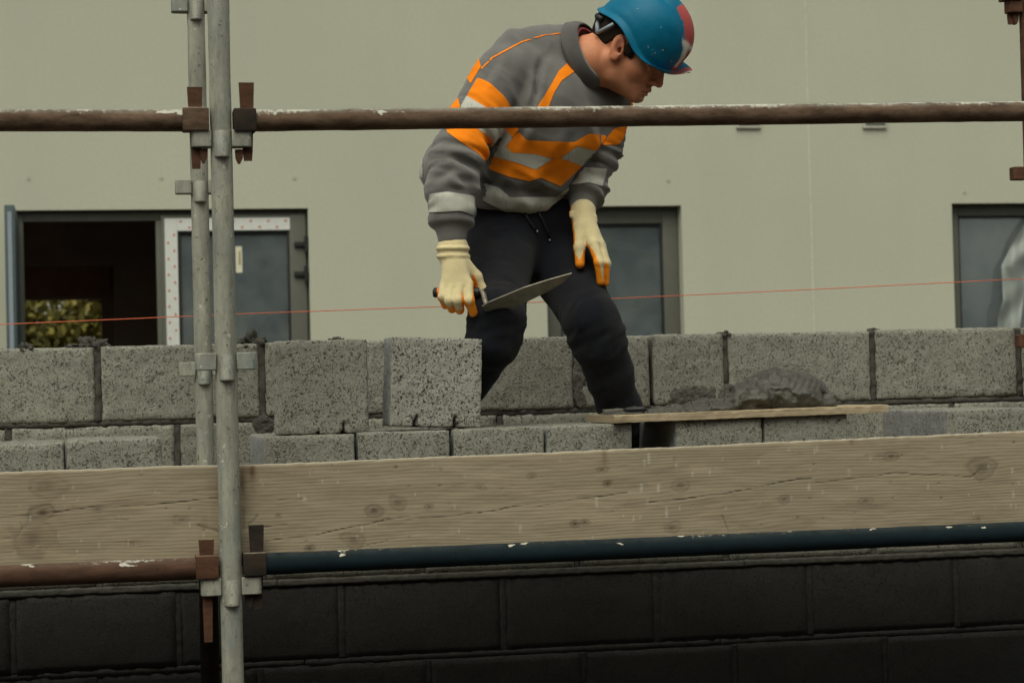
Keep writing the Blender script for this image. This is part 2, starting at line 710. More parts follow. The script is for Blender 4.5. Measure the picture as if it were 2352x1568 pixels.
def mk_glass(name, refl=.16, tint=(.78, .86, .88)):
    t = NT(name)
    tr = t.n("BsdfTransparent")
    tr.inputs[0].default_value = tint+(1,)
    gl = t.n("BsdfGlossy")
    gl.inputs["Color"].default_value = (.9, .95, 1, 1)
    gl.inputs["Roughness"].default_value = .03
    c = t.coord()
    dirt_refl = t.n("BsdfDiffuse")  # dirt film; its mottled blue-grey also stands in for reflected sky
    t.l(t.mix(t.mr(t.noise(c, 2.3, 5, .7), .35, .68), (.125, .165, .18), (.24, .265, .26)), dirt_refl.inputs[0])
    mx = t.n("MixShader")
    fr = t.n("Fresnel")
    fr.inputs[0].default_value = 1.5
    f = t.math('ADD', t.math('MULTIPLY', fr.outputs[0], 1.6), refl-.06, clamp=True)
    t.l(f, mx.inputs[0])
    t.l(tr, mx.inputs[1])
    t.l(gl, mx.inputs[2])
    m2 = t.n("MixShader")
    t.l(t.mr(t.noise(c, 5, 5, .7), .35, .75, .38, .60), m2.inputs[0])
    t.l(mx.outputs[0], m2.inputs[1])
    t.l(dirt_refl.outputs[0], m2.inputs[2])
    t.l(m2.outputs[0], t.t.nodes["Material Output"].inputs["Surface"])
    return t.m


def mk_cloth(name, col, weave=900, fuzz=.25, var=.12, rough=.95, pale_mix=None):
    t = NT(name)
    c = t.coord()
    n = t.noise(c, 22, 4, .6)
    w = t.noise(c, weave, 2, .6)
    cc = t.mix(t.mr(n, .3, .7), tuple(x*(1-var) for x in col), tuple(min(1, x*(1+var)) for x in col))
    if pale_mix:  # dust lightens the cloth in noise patches
        cc = t.mix(t.mr(t.noise(t.coord(scale=(1.6, 1.6, .7)), 7, 5, .7), .48, .72, 0, .55), cc, pale_mix)
    m = t.out(cc, rough, t.bump(t.math('ADD', w, t.math('MULTIPLY', n, .8)), .35, .0015), spec=.1)
    t.b.inputs["Sheen Weight"].default_value = fuzz
    t.b.inputs["Sheen Roughness"].default_value = .6
    return m


M = {}
M['block'] = mk_block("concrete_block_face", (.262, .258, .218), (.092, .088, .074))
M['block_coarse'] = mk_block("coarse_block_face", (.33, .32, .28), (.04, .038, .034), 1.0, .86)
M['block_shaded'] = mk_block("shaded_block_face", (.047, .0465, .043), (.025, .025, .023), .6)  # block colour darkened to paint the shade under the platform
M['mortar'] = mk_plain("damp_mortar", (.066, .063, .053), .85, .3, 60, .6, .2, .003)
M['mortar_stain'] = mk_plain("mortar_stain", (.098, .094, .079), .9, .3, 60, .6, .2, .003)
M['mortar_pale'] = mk_plain("dry_mortar", (.075, .073, .063), .9, .25, 60, .6, .1, .003)
M['steel'] = mk_steel("galvanised_steel")
M['rust_tube'] = mk_rust("rusty_tube", (.048, .029, .018), (.165, .108, .072), (.50, .50, .43), thr=.61, blobs=1)
M['rust_splashed'] = mk_rust("rusty_splashed_tube", (.045, .024, .015), (.10, .052, .032), (.5, .48, .42), thr=.70, top_pale=.12, blobs=1)
M['rust'] = mk_rust("rusty_steel", (.055, .027, .016), (.115, .055, .032), (.34, .24, .17), thr=.72)
M['rust_dark'] = mk_rust("dark_rusty_steel", (.016, .014, .012), (.045, .030, .020), (.3, .26, .2), thr=.74)
M['blue_tube'] = mk_rust("blue_painted_tube", (.004, .010, .013), (.006, .017, .023), (.55, .52, .43), thr=.74, top_pale=.06, blobs=1)
M['wood'] = mk_wood("scaffold_timber", (.345, .292, .203), (.28, .233, .162))
M['wood_pale'] = mk_wood("pale_timber", (.44, .36, .24), (.33, .26, .17))
M['render'] = mk_render_wall("cream_render")
M['frame'] = mk_plain("window_frame_grey", (.105, .108, .088), .5, .06, 12, .05)
M['frame_dark'] = mk_plain("frame_gasket_dark", (.02, .021, .02), .6, .06, 12, .05)
M['interior'] = mk_plain("bare_plaster_brown", (.34, .26, .20), .95, .2, 3, .2)
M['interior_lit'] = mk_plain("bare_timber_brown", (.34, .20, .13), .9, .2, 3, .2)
M['floor_in'] = mk_plain("screed_floor", (.16, .14, .12), .9, .2, 5, .2)
M['glass'] = mk_glass("double_glazing")
M['white_tape'] = mk_plain("white_film", (.62, .64, .60), .5, .05, 30, .05)
M['red_print'] = mk_plain("red_print", (.52, .19, .15), .5, .05, 30, .02)
M['paper'] = mk_plain("paper_label", (.66, .64, .50), .8, .05, 30, .05)
M['black_plastic'] = mk_plain("black_plastic", (.018, .018, .02), .45, .1, 40, .1)
M['string'] = mk_plain("orange_line", (.66, .15, .075), .8, .1, 200, .1)
M['soil'] = mk_plain("dark_soil", (.05, .042, .033), .95, .35, 6, .8, .1, .02)
M['roof'] = mk_plain("slate_roof", (.06, .06, .062), .8, .2, 9, .3)
M['blade'] = mk_plain("worn_steel_blade", (.22, .205, .165), .45, .3, 42, .25, .5)
M['blade'].node_tree.nodes["Principled BSDF"].inputs["Metallic"].default_value = .45
M['orange_grip'] = mk_plain("orange_rubber", (.80, .20, .02), .5, .1, 30, .1)
M['sweat'] = mk_cloth("grey_sweatshirt", (.135, .130, .122), var=.1)
M['rib'] = mk_cloth("ribbed_grey_knit", (.085, .082, .078), weave=500)
M['hivis'] = mk_cloth("orange_hi_vis_cloth", (.92, .245, .012), fuzz=0, var=.06)
M['reflective'] = mk_cloth("silver_reflective_tape", (.46, .46, .405), weave=500, fuzz=0, var=.1, rough=.6)
_t = M['reflective'].node_tree
_b = _t.nodes["Principled BSDF"]
_src = _b.inputs["Base Color"].links[0].from_socket
_c = _t.nodes.new("ShaderNodeTexCoord")
_mp = _t.nodes.new("ShaderNodeMapping")
_mp.inputs["Rotation"].default_value = (0, .6, 0)
_mp.inputs["Scale"].default_value = (1, 1, .28)
_t.links.new(_c.outputs["Object"], _mp.inputs["Vector"])
_n = _t.nodes.new("ShaderNodeTexNoise")
_n.inputs["Scale"].default_value = 15
_n.inputs["Detail"].default_value = 3
_t.links.new(_mp.outputs[0], _n.inputs["Vector"])
_a = _t.nodes.new("ShaderNodeMath")
_a.operation = 'SUBTRACT'
_a.inputs[1].default_value = .5
_t.links.new(_n.outputs["Fac"], _a.inputs[0])
_a2 = _t.nodes.new("ShaderNodeMath")
_a2.operation = 'ABSOLUTE'
_t.links.new(_a.outputs[0], _a2.inputs[0])
_r = _t.nodes.new("ShaderNodeMapRange")
for _k, _v in (("From Min", .0), ("From Max", .016), ("To Min", .3), ("To Max", 0)):
    _r.inputs[_k].default_value = _v
_t.links.new(_a2.outputs[0], _r.inputs["Value"])
_m = _t.nodes.new("ShaderNodeMix")
_m.data_type = 'RGBA'
_t.links.new(_r.outputs[0], _m.inputs[0])
_t.links.new(_src, _m.inputs[6])
_m.inputs[7].default_value = (.16, .16, .14, 1)
_t.links.new(_m.outputs[2], _b.inputs["Base Color"])
M['trouser'] = mk_cloth("black_trousers", (.0085, .0095, .0135), var=.2, fuzz=.05, pale_mix=(.024, .0215, .021))
M['cream_knit'] = mk_cloth("cream_glove_knit", (.66, .56, .315), weave=700, var=.07)
M['latex'] = mk_plain("orange_latex", (.86, .27, .012), .5, .08, 40, .15)
M['red_shirt'] = mk_cloth("red_undershirt", (.33, .035, .035))
M['hair'] = mk_cloth("dark_brown_hair", (.022, .015, .010), weave=1200, fuzz=.0, rough=.7)
M['strap_grey'] = mk_plain("grey_harness", (.25, .30, .34), .5, .05, 30, .05)


def mk_skin():
    t = NT("skin")
    c = t.coord()
    n = t.noise(c, 40, 4, .6)
    col = t.mix(t.mr(n, .3, .7), (.56, .225, .115), (.63, .275, .15))
    a = t.n("Attribute", attribute_name="tone")
    s = t.n("SeparateColor")
    t.l(a.outputs["Color"], s.inputs[0])
    col = t.mix(s.outputs[0], col, (.40, .115, .08))          # lips, nose, ear: redder
    col = t.mix(s.outputs[1], col, (.035, .022, .015))        # brows, lashes, hairline; shade painted into ear hollow, nostrils, lip line
    col = t.mix(s.outputs[2], col, (.17, .095, .06))           # stubble
    m = t.out(col, .55, t.bump(t.noise(c, 300, 3, .6), .15, .0006), spec=.3)
    t.b.inputs["Subsurface Weight"].default_value = .12
    t.b.inputs["Subsurface Radius"].default_value = (.012, .004, .002)
    t.b.inputs["Subsurface Scale"].default_value = .5
    return m


def mk_helmet():
    t = NT("hard_hat_plastic")
    c = t.coord()
    a = t.n("Attribute", attribute_name="zone")
    s = t.n("SeparateColor")
    t.l(a.outputs["Color"], s.inputs[0])
    scr = t.noise(c, 42, 5, .7)
    col = t.mix(t.mr(scr, .45, .75, 0, .4), (.0, .128, .235), (.012, .185, .31))
    col = t.mix(t.math('MULTIPLY', s.outputs[0], t.mr(scr, .2, .3), clamp=True), col, (.40, .075, .07))
    col = t.mix(t.mr(t.noise(c, 27, 4, .75), .665, .69, 0, .85), col, (.60, .60, .55))
    col = t.mix(s.outputs[1], col, (.62, .60, .53))
    col = t.mix(s.outputs[2], col, (.22, .075, .04))
    m = t.out(col, t.mr(scr, .3, .7, .42, .6), t.bump(scr, .12, .001), spec=.2)
    return m


M['skin'] = mk_skin()
M['helmet'] = mk_helmet()


def mk_leaf(name, a, b):
    t = NT(name)
    oi = t.n("NewGeometry")
    col = t.mix(oi.outputs["Random Per Island"], a, b)
    return t.out(col, .6)


M['leaf'] = mk_leaf("yellow_green_leaf", (.26, .22, .05), (.12, .12, .035))
M['bark'] = mk_plain("bark", (.09, .07, .05), .95, .3, 20, .6)
M['sheet'] = mk_plain("white_plastic_sheet", (.33, .365, .34), .4, .06, 12, .1)

_m = M['sheet'].node_tree
_p = _m.nodes["Principled BSDF"]
_tr = _m.nodes.new("ShaderNodeBsdfTransparent")
_mix = _m.nodes.new("ShaderNodeMixShader")
_mix.inputs[0].default_value = .72
_m.links.new(_tr.outputs[0], _mix.inputs[1])
_m.links.new(_p.outputs[0], _mix.inputs[2])
_m.links.new(_mix.outputs[0], _m.nodes["Material Output"].inputs["Surface"])

# ------------------------------------------------------------------ ground and house
def ground():
    xs = np.concatenate([np.linspace(-400, -12, 10), np.linspace(-10, 14, 60), np.linspace(16, 400, 10)])
    ys = np.concatenate([np.linspace(-400, -12, 10), np.linspace(-10, 40, 100), np.linspace(44, 600, 10)])
    X, Y = np.meshgrid(xs, ys, indexing='ij')
    Z = .5*sstep(6.4, 9.5, Y)
    P = np.stack([X, Y, Z], -1)
    Z = Z+.03*fbm(P, .8, 3, 4)*(np.abs(X) < 15)*(Y > -11)*(Y < 12)
    P[..., 2] = Z
    me = grid_mesh("ground", P, len(xs), len(ys), M['soil'])
    tag(link("ground", me), kind='structure', label='dark bare soil of the building site')


ground()

YH = 13.5            # face of the house
HB = 22.6            # its back wall
HEAD = 2.808


def wall_holes(mb, x0, x1, z0, z1, ya, yb, holes):
    xs = sorted({x0, x1} | {h[0] for h in holes} | {h[1] for h in holes})
    zs = sorted({z0, z1} | {h[2] for h in holes} | {h[3] for h in holes})
    for i in range(len(xs)-1):
        run = None
        for j in range(len(zs)-1):
            cx, cz = (xs[i]+xs[i+1])/2, (zs[j]+zs[j+1])/2
            if any(h[0] < cx < h[1] and h[2] < cz < h[3] for h in holes):
                if run is not None:
                    mb.box((xs[i], ya, run), (xs[i+1], yb, zs[j]))
                    run = None
            elif run is None:
                run = zs[j]
        if run is not None:
            mb.box((xs[i], ya, run), (xs[i+1], yb, zs[-1]))


house = thing("house", "cream rendered house with grey window frames behind the block wall", "house", (3, YH, 0.5))
DX0, DX1 = -.385, 1.447           # french door opening
WX0, WX1 = 2.985, 3.905           # middle window
RX0, RX1 = 5.800, 7.20            # right window
mb = MB()
wall_holes(mb, -3.4, 16, .2, 6.2, YH, YH+.12, [(DX0, DX1, .62, HEAD), (WX0, WX1, 1.5, HEAD), (RX0, RX1, 1.5, HEAD)])
mb.build("wall", M['render'], house)
mb = MB()
wall_holes(mb, -3.4, 16, .2, 6.2, YH+.122, YH+.32, [(DX0-.02, DX1+.02, .6, HEAD+.02), (WX0-.02, WX1+.02, 1.48, HEAD+.02), (RX0-.02, RX1+.02, 1.48, HEAD+.02)])
for (ya_, yb_, za_, zb2_) in ((YH+.32, 14.5, .2, 6.2), (14.5, 17.2, .2, .7), (14.5, 17.2, 2.9, 6.2), (17.2, 19, .2, 6.2), (19, 21.5, .2, .7), (19, 21.5, 2.9, 6.2), (21.5, HB, .2, 6.2)):  # unseen side openings added to let more daylight into the rooms
    mb.box((-3.4, ya_, za_), (-3.2, yb_, zb2_))
mb.box((15.8, YH+.32, .2), (16, HB, 6.2))
mb.build("inner_wall", M['interior'], house)
bw = at_y(78, 792, HB)
bx0, bx1 = at_y(70, 700, HB)[0], at_y(232, 700, HB)[0]
bz = at_y(150, 690, HB)[2]
mb = MB()
wall_holes(mb, -3.2, 15.8, .2, 6.2, HB-.3, HB, [(bx0-.9, bx1, .65, bz), (2.6, 5.4, .65, 2.75), (8, 11, .65, 2.75)])
mb.build("back_wall", M['interior'], house)
mb = MB()
YP = 18.0
px1 = at_y(262, 650, YP)[0]
wall_holes(mb, -3.2, 15.8, .66, 3.1, YP, YP+.15, [(-1.6, px1, .66, at_y(160, 608, YP)[2]), (3.2, 7.5, .66, 2.9)])
mb.build("partition_wall", M['interior'], house)
mb = MB()
zl = at_y(160, 680, HB)[2]
mb.box((bx0-1, HB-.42, bz+.02), (at_y(252, 640, HB)[0], HB-.302, at_y(160, 612, HB)[2]))
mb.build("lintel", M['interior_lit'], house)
MB().box((-3.2, YH+.32, .5), (15.8, HB-.3, .64)).build("floor", M['floor_in'], house)
MB().box((-3.2, YH+.32, 3.1), (15.8, HB-.3, 3.3)).build("ceiling", M['interior'], house)
mb = MB()
mb.prism([(-.4, 6.2), (HB-YH+.4, 6.2), ((HB-YH)/2, 9.0)], (-3.8, YH, 0), (0, 1, 0), (0, 0, 1), (1, 0, 0), 20.2)
mb.build("roof", M['roof'], house)

# fixings left in the render, the movement joint and two small wall vents
mb = MB()
for (px, py) in ((65, 410), (370, 408), (676, 408), (1535, 414), (2215, 441)):
    c = at_y(px, py, YH)
    mb.tube([(c[0], YH-.004, c[2]), (c[0], YH+.01, c[2])], .012, 12)
mb.build("fixing_plug", mk_plain("filler_spot", (.40, .405, .325), .9), house)['kind'] = 'stuff'
c = at_y(1857, 300, YH)[0]
MB().box((c-.006, YH-.003, .6), (c+.006, YH+.004, 6.1)).build("movement_joint", mk_plain("joint_bead", (.51, .515, .42), .8), house)
for px in (1718, 2008):
    c = at_y(px, 289, YH)
    mb = MB()
    mb.box((c[0]-.085, YH-.02, c[2]-.02), (c[0]+.085, YH+.01, c[2]+.10), bev=.006)
    o = mb.build("wall_vent", mk_plain("vent_plastic", (.48, .48, .40), .7), house)
    mb = MB()
    for k in range(3):
        mb.box((c[0]-.07, YH-.026, c[2]+.005+k*.03), (c[0]+.07, YH-.0205, c[2]+.02+k*.03))
    mb.build("vent_slat", M['frame'], o)


def frame_ring(x0, x1, z0, z1, y0, y1, w, mat, name, parent, bev=.006):
    mb = MB()
    mb.box((x0, y0, z0), (x0+w, y1, z1), bev=bev)
    mb.box((x1-w, y0, z0), (x1, y1, z1), bev=bev)
    mb.box((x0+w+.0005, y0+.001, z1-w), (x1-w-.0005, y1-.001, z1), bev=bev)
    mb.box((x0+w+.0005, y0+.001, z0), (x1-w-.0005, y1-.001, z0+w), bev=bev)
    return mb.build(name, mat, parent, smooth='auto')


def glazed_window(x0, x1, z0, z1, fw, bead=.014):
    y = YH+.085
    fr = frame_ring(x0+.004, x1-.004, z0, z1-.004, y, y+.07, fw, M['frame'], "window", house)
    a, b = x0+fw+.004, x1-fw-.004
    frame_ring(a+.0005, b-.0005, z0+fw, z1-fw-.0045, y+.012, y+.05, bead, M['frame_dark'], "gasket", fr, .003)
    MB().box((a+bead, y+.030, z0+fw+bead), (b-bead, y+.036, z1-fw-bead)).build("pane", M['glass'], fr)
    return fr


glazed_window(WX0, WX1, 1.52, HEAD, .105)
glazed_window(RX0, RX1, 1.52, HEAD, .075)

# plastic sheet hanging inside the right window
n, m = 60, 80
V = np.zeros((n, m, 3))
for j in range(m):
    py = 470+(800-470)*j/(m-1)
    lx = np.interp(py, [470, 500, 560, 610, 650, 690, 730, 800], [2385, 2362, 2325, 2300, 2302, 2304, 2292, 2290])
    rx = np.interp(py, [470, 520, 600, 680, 800], [2420, 2398, 2372, 2352, 2336])
    for i in range(n):
        u = i/(n-1)
        fold = .05*math.sin(u*5+j*.08)+.035*math.sin(u*9-j*.13+1.3*math.sin(j*.11))+.02*math.sin(j*.31+u*4)
        V[i, j] = at_y(lx+(rx-lx)*u, py, YH+.045+fold*.35)
link("plastic_sheet", grid_mesh("plastic_sheet", V, n, m, M['sheet']))
tag(bpy.data.objects["plastic_sheet"], "white plastic sheet hanging gathered against the glass of the right-hand window", "plastic sheet")

# ---- french doors
fd = frame_ring(DX0+.004, DX1-.004, .62, HEAD-.004, YH+.06, YH+.13, .062, M['frame'], "door_frame", house)
ox1 = at_y(366, 600, YH+.09)[0]
MB().box((ox1-.02, YH+.05, .68), (ox1+.045, YH+.14, HEAD-.068), bev=.006).build("mullion", M['frame'], fd, smooth='auto')
# the right leaf, shut, with protective tape on its frame
leaf0, leaf1 = at_y(372, 640, YH+.05)[0], at_y(704, 640, YH+.05)[0]
yl = YH+.035
ztop = HEAD-.035
lf = frame_ring(leaf0, leaf1, .66, ztop, yl, yl+.06, .105, M['frame'], "door_leaf", house)
frame_ring(leaf0+.1055, leaf1-.1055, .7655, ztop-.1055, yl+.012, yl+.05, .014, M['frame_dark'], "gasket", lf, .003)
MB().box((leaf0+.119, yl+.028, .78), (leaf1-.119, yl+.034, ztop-.119)).build("pane", M['glass'], lf)
tp = MB()
t0 = leaf0+.022
tp.box((t0, yl-.003, .67), (t0+.078, yl-.0005, ztop-.02))
tp.box((t0+.0785, yl-.003, ztop-.098), (leaf1-.10, yl-.0005, ztop-.02))
tp.build("protective_tape", M['white_tape'], lf)
pr = MB()
rnd = random.Random(3)
z = .75
k = 0
while z < ztop-.12:
    cx = t0+(.02 if k % 2 else .058)
    s = .0085
    pr.prism([(-s, 0), (0, -s*1.3), (s, 0), (0, s*1.3)], (cx, yl-.0045, z), (1, 0, 0), (0, 0, 1), (0, 1, 0), .0014)
    z += .05
    k += 1
x = t0+.10
while x < leaf1-.12:
    cz = ztop-(.04 if k % 2 else .078)
    pr.prism([(-s*1.3, 0), (0, -s), (s*1.3, 0), (0, s)], (x, yl-.0045, cz), (1, 0, 0), (0, 0, 1), (0, 1, 0), .0014)
    x += .055
    k += 1
pr.build("tape_print", M['red_print'], lf)['kind'] = 'stuff'
a, b = at_y(541, 566, yl+.02), at_y(557, 626, yl+.02)
o = MB().box((a[0], yl+.0255, b[2]), (b[0], yl+.0275, a[2])).build("glass_label", M['paper'], lf)
MB().box((a[0]+.018, yl+.0242, b[2]+.05), (b[0]-.008, yl+.0253, a[2]-.03)).build("label_print", mk_plain("ochre_print", (.36, .30, .15), .8), o)
for py in (561, 629):
    c = at_y(695, py, yl)
    mb = MB()
    mb.box((c[0]-.055, yl-.022, c[2]-.016), (c[0]+.02, yl-.0005, c[2]+.016), bev=.005)
    mb.tube([(c[0]+.022, yl-.02, c[2]-.05), (c[0]+.022, yl-.02, c[2]+.05)], .013, 14)
    mb.build("hinge", M['frame_dark'], lf, smooth='auto')
# the left leaf stands open, seen edge on
x = at_y(32, 600, YH-.1)[0]
lo = MB().box((x-.03, YH-.82, .66), (x+.03, YH-.01, HEAD-.04), bev=.008).build("door_leaf", mk_plain("door_edge_blue_grey", (.07, .095, .10), .5), house, smooth='auto')
lo['label'] = 'open left-hand door leaf seen edge on'
MB().box((x-.012, YH-.826, .70), (x+.012, YH-.8205, HEAD-.08)).build("seal_strip", M['strap_grey'], lo)

# ---- bush in the garden beyond the house, seen through the far opening
tr = thing("garden_tree", "yellow green tree seen through the house and its far opening", "tree", (.2, 27, .5))
MB().tube([(-.1, 27, .45), (-.05, 27.05, 1.3), (0, 27, 2.4)], [.10, .08, .04], 12).build("trunk", M['bark'], tr, smooth=True)
rs = np.random.RandomState(5)
n = 34000
cl = rs.randn(90, 3)*np.array([1.4, .6, .8])+np.array([-.2, 27, 2.0])
p = cl[rs.randint(0, 90, n)]+rs.randn(n, 3)*.22
a = rs.randn(n, 3)
a /= np.linalg.norm(a, axis=1, keepdims=True)
b = np.cross(a, rs.randn(n, 3))
b /= np.linalg.norm(b, axis=1, keepdims=True)
s = rs.uniform(.055, .095, (n, 1))
Vq = np.stack([p-a*s, p-b*s*.5, p+a*s, p+b*s*.5], 1).reshape(-1, 3)
link("crown", np_mesh("crown", Vq, np.arange(4*n).reshape(n, 4), M['leaf'], False), tr)

# ---- dark house added out of view to keep low sky off the lower wall
oh = thing("sky_blocker_house", "unseen dark brick house added behind the camera to block low sky", "house", (0, -7, 0))
M['brick_dark'] = mk_plain("dark_brick", (.055, .042, .036), .9, .3, 14, .5)
mb = MB()
wins = [(-11+4.6*k, -9.6+4.6*k, zz, zz+1.25) for k in range(5) for zz in (1.0, 3.9)]
wall_holes(mb, -14, 14, 0, 6.2, -7.3, -7.0, wins)
mb.box((-14, -14, 0), (-13.7, -7.3, 6.2)).box((13.7, -14, 0), (14, -7.3, 6.2)).box((-13.7, -14, 0), (13.7, -13.7, 6.2))
mb.build("wall", M['brick_dark'], oh)
for (a, b, c, d) in wins:
    o = frame_ring(a+.003, b-.003, c+.003, d-.003, -7.2, -7.12, .07, M['frame'], "window", oh)
    MB().box((a+.08, -7.17, c+.08), (b-.08, -7.16, d-.08)).build("pane", M['glass'], o)
MB().prism([(-14.3, 6.2), (-6.7, 6.2), (-10.5, 9.2)], (-14.3, 0, 0), (0, 1, 0), (0, 0, 1), (1, 0, 0), 28.6).build("roof", M['roof'], oh)

# ------------------------------------------------------------------ the block wall being built
YW = 6.05
WT = .10
wall = thing("block_wall", "half built wall of grey concrete blocks with dark wet mortar joints", "block wall", (1.3, YW, 0))
COURSES = [(1.551, 1.761), (1.324, 1.540), (1.090, 1.310), (.862, 1.076), (.635, .848), (.41, .62), (.19, .398)]
PXJ = [[-560, -160, 225, 602, 968, 1324, 1497, 1668, 2007, 2343, 2690],
       [-360, 20, 408, 790, 1150, 1500, 1845, 2190, 2540],
       [-540, -160, 225, 602, 968, 1324, 1668, 2007, 2343, 2690],
       [-340, 30, 410, 785, 1157, 1510, 1862, 2200, 2540],
       [-560, -170, 215, 600, 985, 1342, 1690, 2035, 2380, 2700]]
PYJ = [860, 1010, 1200, 1420, 1560]


def rough_obj(name, ctr, size, cell, seed, mat, parent, amp=.0016, rad=.004, chip=.006, rot=None):
    V, Q = rough_box(*size, cell, seed, amp, rad, chip)
    if rot is not None:
        V = V @ np.asarray(rot).T
    return link(name, np_mesh(name, V, Q, mat), parent, ctr)


M['mortar_shaded'] = mk_plain("shaded_mortar", (.044, .043, .04), .9, .3, 60, .6, .2, .003)  # lower joints: platform shade put into the mortar colour
for ci, (z0, z1) in enumerate(COURSES):
    if ci < 5:
        xs = [at_y(p, PYJ[ci], YW)[0] for p in PXJ[ci]]
    else:
        xs = [-.95+.45*k+(.22 if ci % 2 else 0) for k in range(10)]
    for k in range(len(xs)-1):
        a, b = xs[k], xs[k+1]
        g = .0085 if ci == 0 else .0075
        if ci == 0 and k in (5, 6):
            g = .0055
        w = b-a-2*g
        c = ((a+b)/2, YW+WT/2+random.uniform(-.002, .002), (z0+z1)/2+random.uniform(-.002, .002))
        mt = M['block'] if ci < 3 else M['block_shaded']
        if ci == 0 and 3 <= k:
            c = (c[0], c[1], c[2]+.001)
        cell = .0075 if ci == 0 else (.011 if ci == 1 else .02)
        rough_obj("block", c, (w, WT, z1-z0), cell, ci*20+k, mt, wall, rad=.006 if ci < 3 else .0025, chip=.010 if ci < 2 else .004)
    # head joints: mortar set back between the blocks
    for k in range(1, len(xs)-1):
        if ci == 0 and k == 6:
            continue                                   # the dry joint, still open
        mt = M['mortar'] if ci < 3 else M['mortar_shaded']
        hh = z1-z0+(.012 if ci == 0 and k in (2, 3) else 0)
        ww = .024 if ci == 0 and k in (2, 3) else .021
        rough_obj("mortar_joint", (xs[k], YW+(.052 if ci < 3 else .0475), (z0+z1)/2+(hh-(z1-z0))/2), (ww, .094, hh), .007, 300+ci*20+k, mt, wall, amp=.004 if ci < 3 else .0012, rad=.002, chip=.004 if ci < 3 else .001)
    # bed joint under the course
    nz = COURSES[ci+1][1] if ci+1 < len(COURSES) else z0-.012
    mt = M['mortar'] if ci < 2 else M['mortar_pale'] if ci == 2 else M['mortar_shaded']
    L = xs[-1]-xs[0]
    for s in range(3):
        cx = xs[0]+L*(s+.5)/3
        pr = -.005 if ci == 2 else .004 if ci < 2 else .0005
        rough_obj("mortar_joint", (cx, YW+WT/2+pr, (z0+nz)/2), (L/3-.001, WT, z0-nz+.006), .007 if ci < 3 else .014, 500+ci*3+s, mt, wall,
                  amp=.0035 if ci < 2 else .002, rad=.002, chip=.003)


def lump(name, c, rad, seed, mat, parent=None, rough=.35, n=40, flat=True):
    """irregular dollop of mortar"""
    u = np.linspace(0, 2*np.pi, n*2+1)[:-1]
    v = np.linspace(-np.pi/2, np.pi/2, n)
    U, Vv = np.meshgrid(u, v, indexing='ij')
    D = np.stack([np.cos(U)*np.cos(Vv), np.sin(U)*np.cos(Vv), np.sin(Vv)], -1)
    r = 1+rough*fbm(D+seed, 2.2, 4, seed, .6)
    P = D*r[..., None]*np.asarray(rad)
    P[..., 2] = np.maximum(P[..., 2], -rad[2]*.25) if flat else P[..., 2]
    idx = np.arange(2*n*n).reshape(2*n, n)
    i2 = np.roll(idx, -1, axis=0)
    q = np.stack([idx[:, :-1], i2[:, :-1], i2[:, 1:], idx[:, 1:]], -1).reshape(-1, 4)
    return link(name, np_mesh(name, P.reshape(-1, 3), q, mat), parent, c)


for i, (px, py, rx, rz) in enumerate(((212, 787, .035, .017), (60, 797, .022, .009), (583, 775, .034, .02), (566, 778, .024, .012), (772, 775, .022, .010),
                                      (1665, 764, .02, .007), (2010, 752, .018, .007), (180, 792, .03, .007))):
    c = at_y(px, py, YW+.04)
    lump("mortar_lump", (c[0], YW+.04, 1.757), (rx, .03, rz*1.5), i+3, M['mortar'] if i in (0, 2, 3) else M['mortar_pale'], wall, .6)


def smear(px0, px1, py0, py1, seed, mat, thick=.006, parent=wall):
    """mortar thrown against the wall face"""
    n, m = 70, 50
    a, b = at_y(px0, py1, YW-.004), at_y(px1, py0, YW-.004)
    X, Z = np.meshgrid(np.linspace(a[0], b[0], n), np.linspace(a[2], b[2], m), indexing='ij')
    P = np.stack([X, np.full_like(X, YW), Z], -1)
    uu = (X-(a[0]+b[0])/2)/((b[0]-a[0])/2)
    vv = (Z-(a[2]+b[2])/2)/((b[2]-a[2])/2)
    h = 1.0-np.sqrt(uu**2+vv**2)+.45*fbm(P, 28, 4, seed)
    th = np.clip(h*2.2, -1, 1)*thick*(1+.5*fbm(P, 120, 3, seed+2))
    P[..., 1] = YW-np.where(th > 0, th+.001, -.012)
    me = grid_mesh("mortar_smear", P, n, m, mat)
    return link("mortar_smear", me, parent)


smear(1536, 1646, 884, 936, 4, M['mortar_stain'], .004)
smear(1650, 1690, 872, 925, 9, M['mortar_stain'], .004)
smear(1318, 1346, 810, 945, 13, M['mortar_stain'], .004)
smear(575, 640, 945, 1000, 15, M['mortar'], .004)

# ------------------------------------------------------------------ scaffold
YS = 4.765
YI = 5.87
XS = .321
TR = .02415


def steel_tube(mb, p0, p1, r=TR, seg=28, rings=40, seed=0, wob=.00025):
    p0, p1 = np.asarray(p0, float), np.asarray(p1, float)
    pts = [p0+(p1-p0)*t for t in np.linspace(0, 1, rings)]
    rs_ = np.random.RandomState(seed)
    mb.tube(pts, [r+wob*rs_.randn() for _ in pts], seg)
    return mb


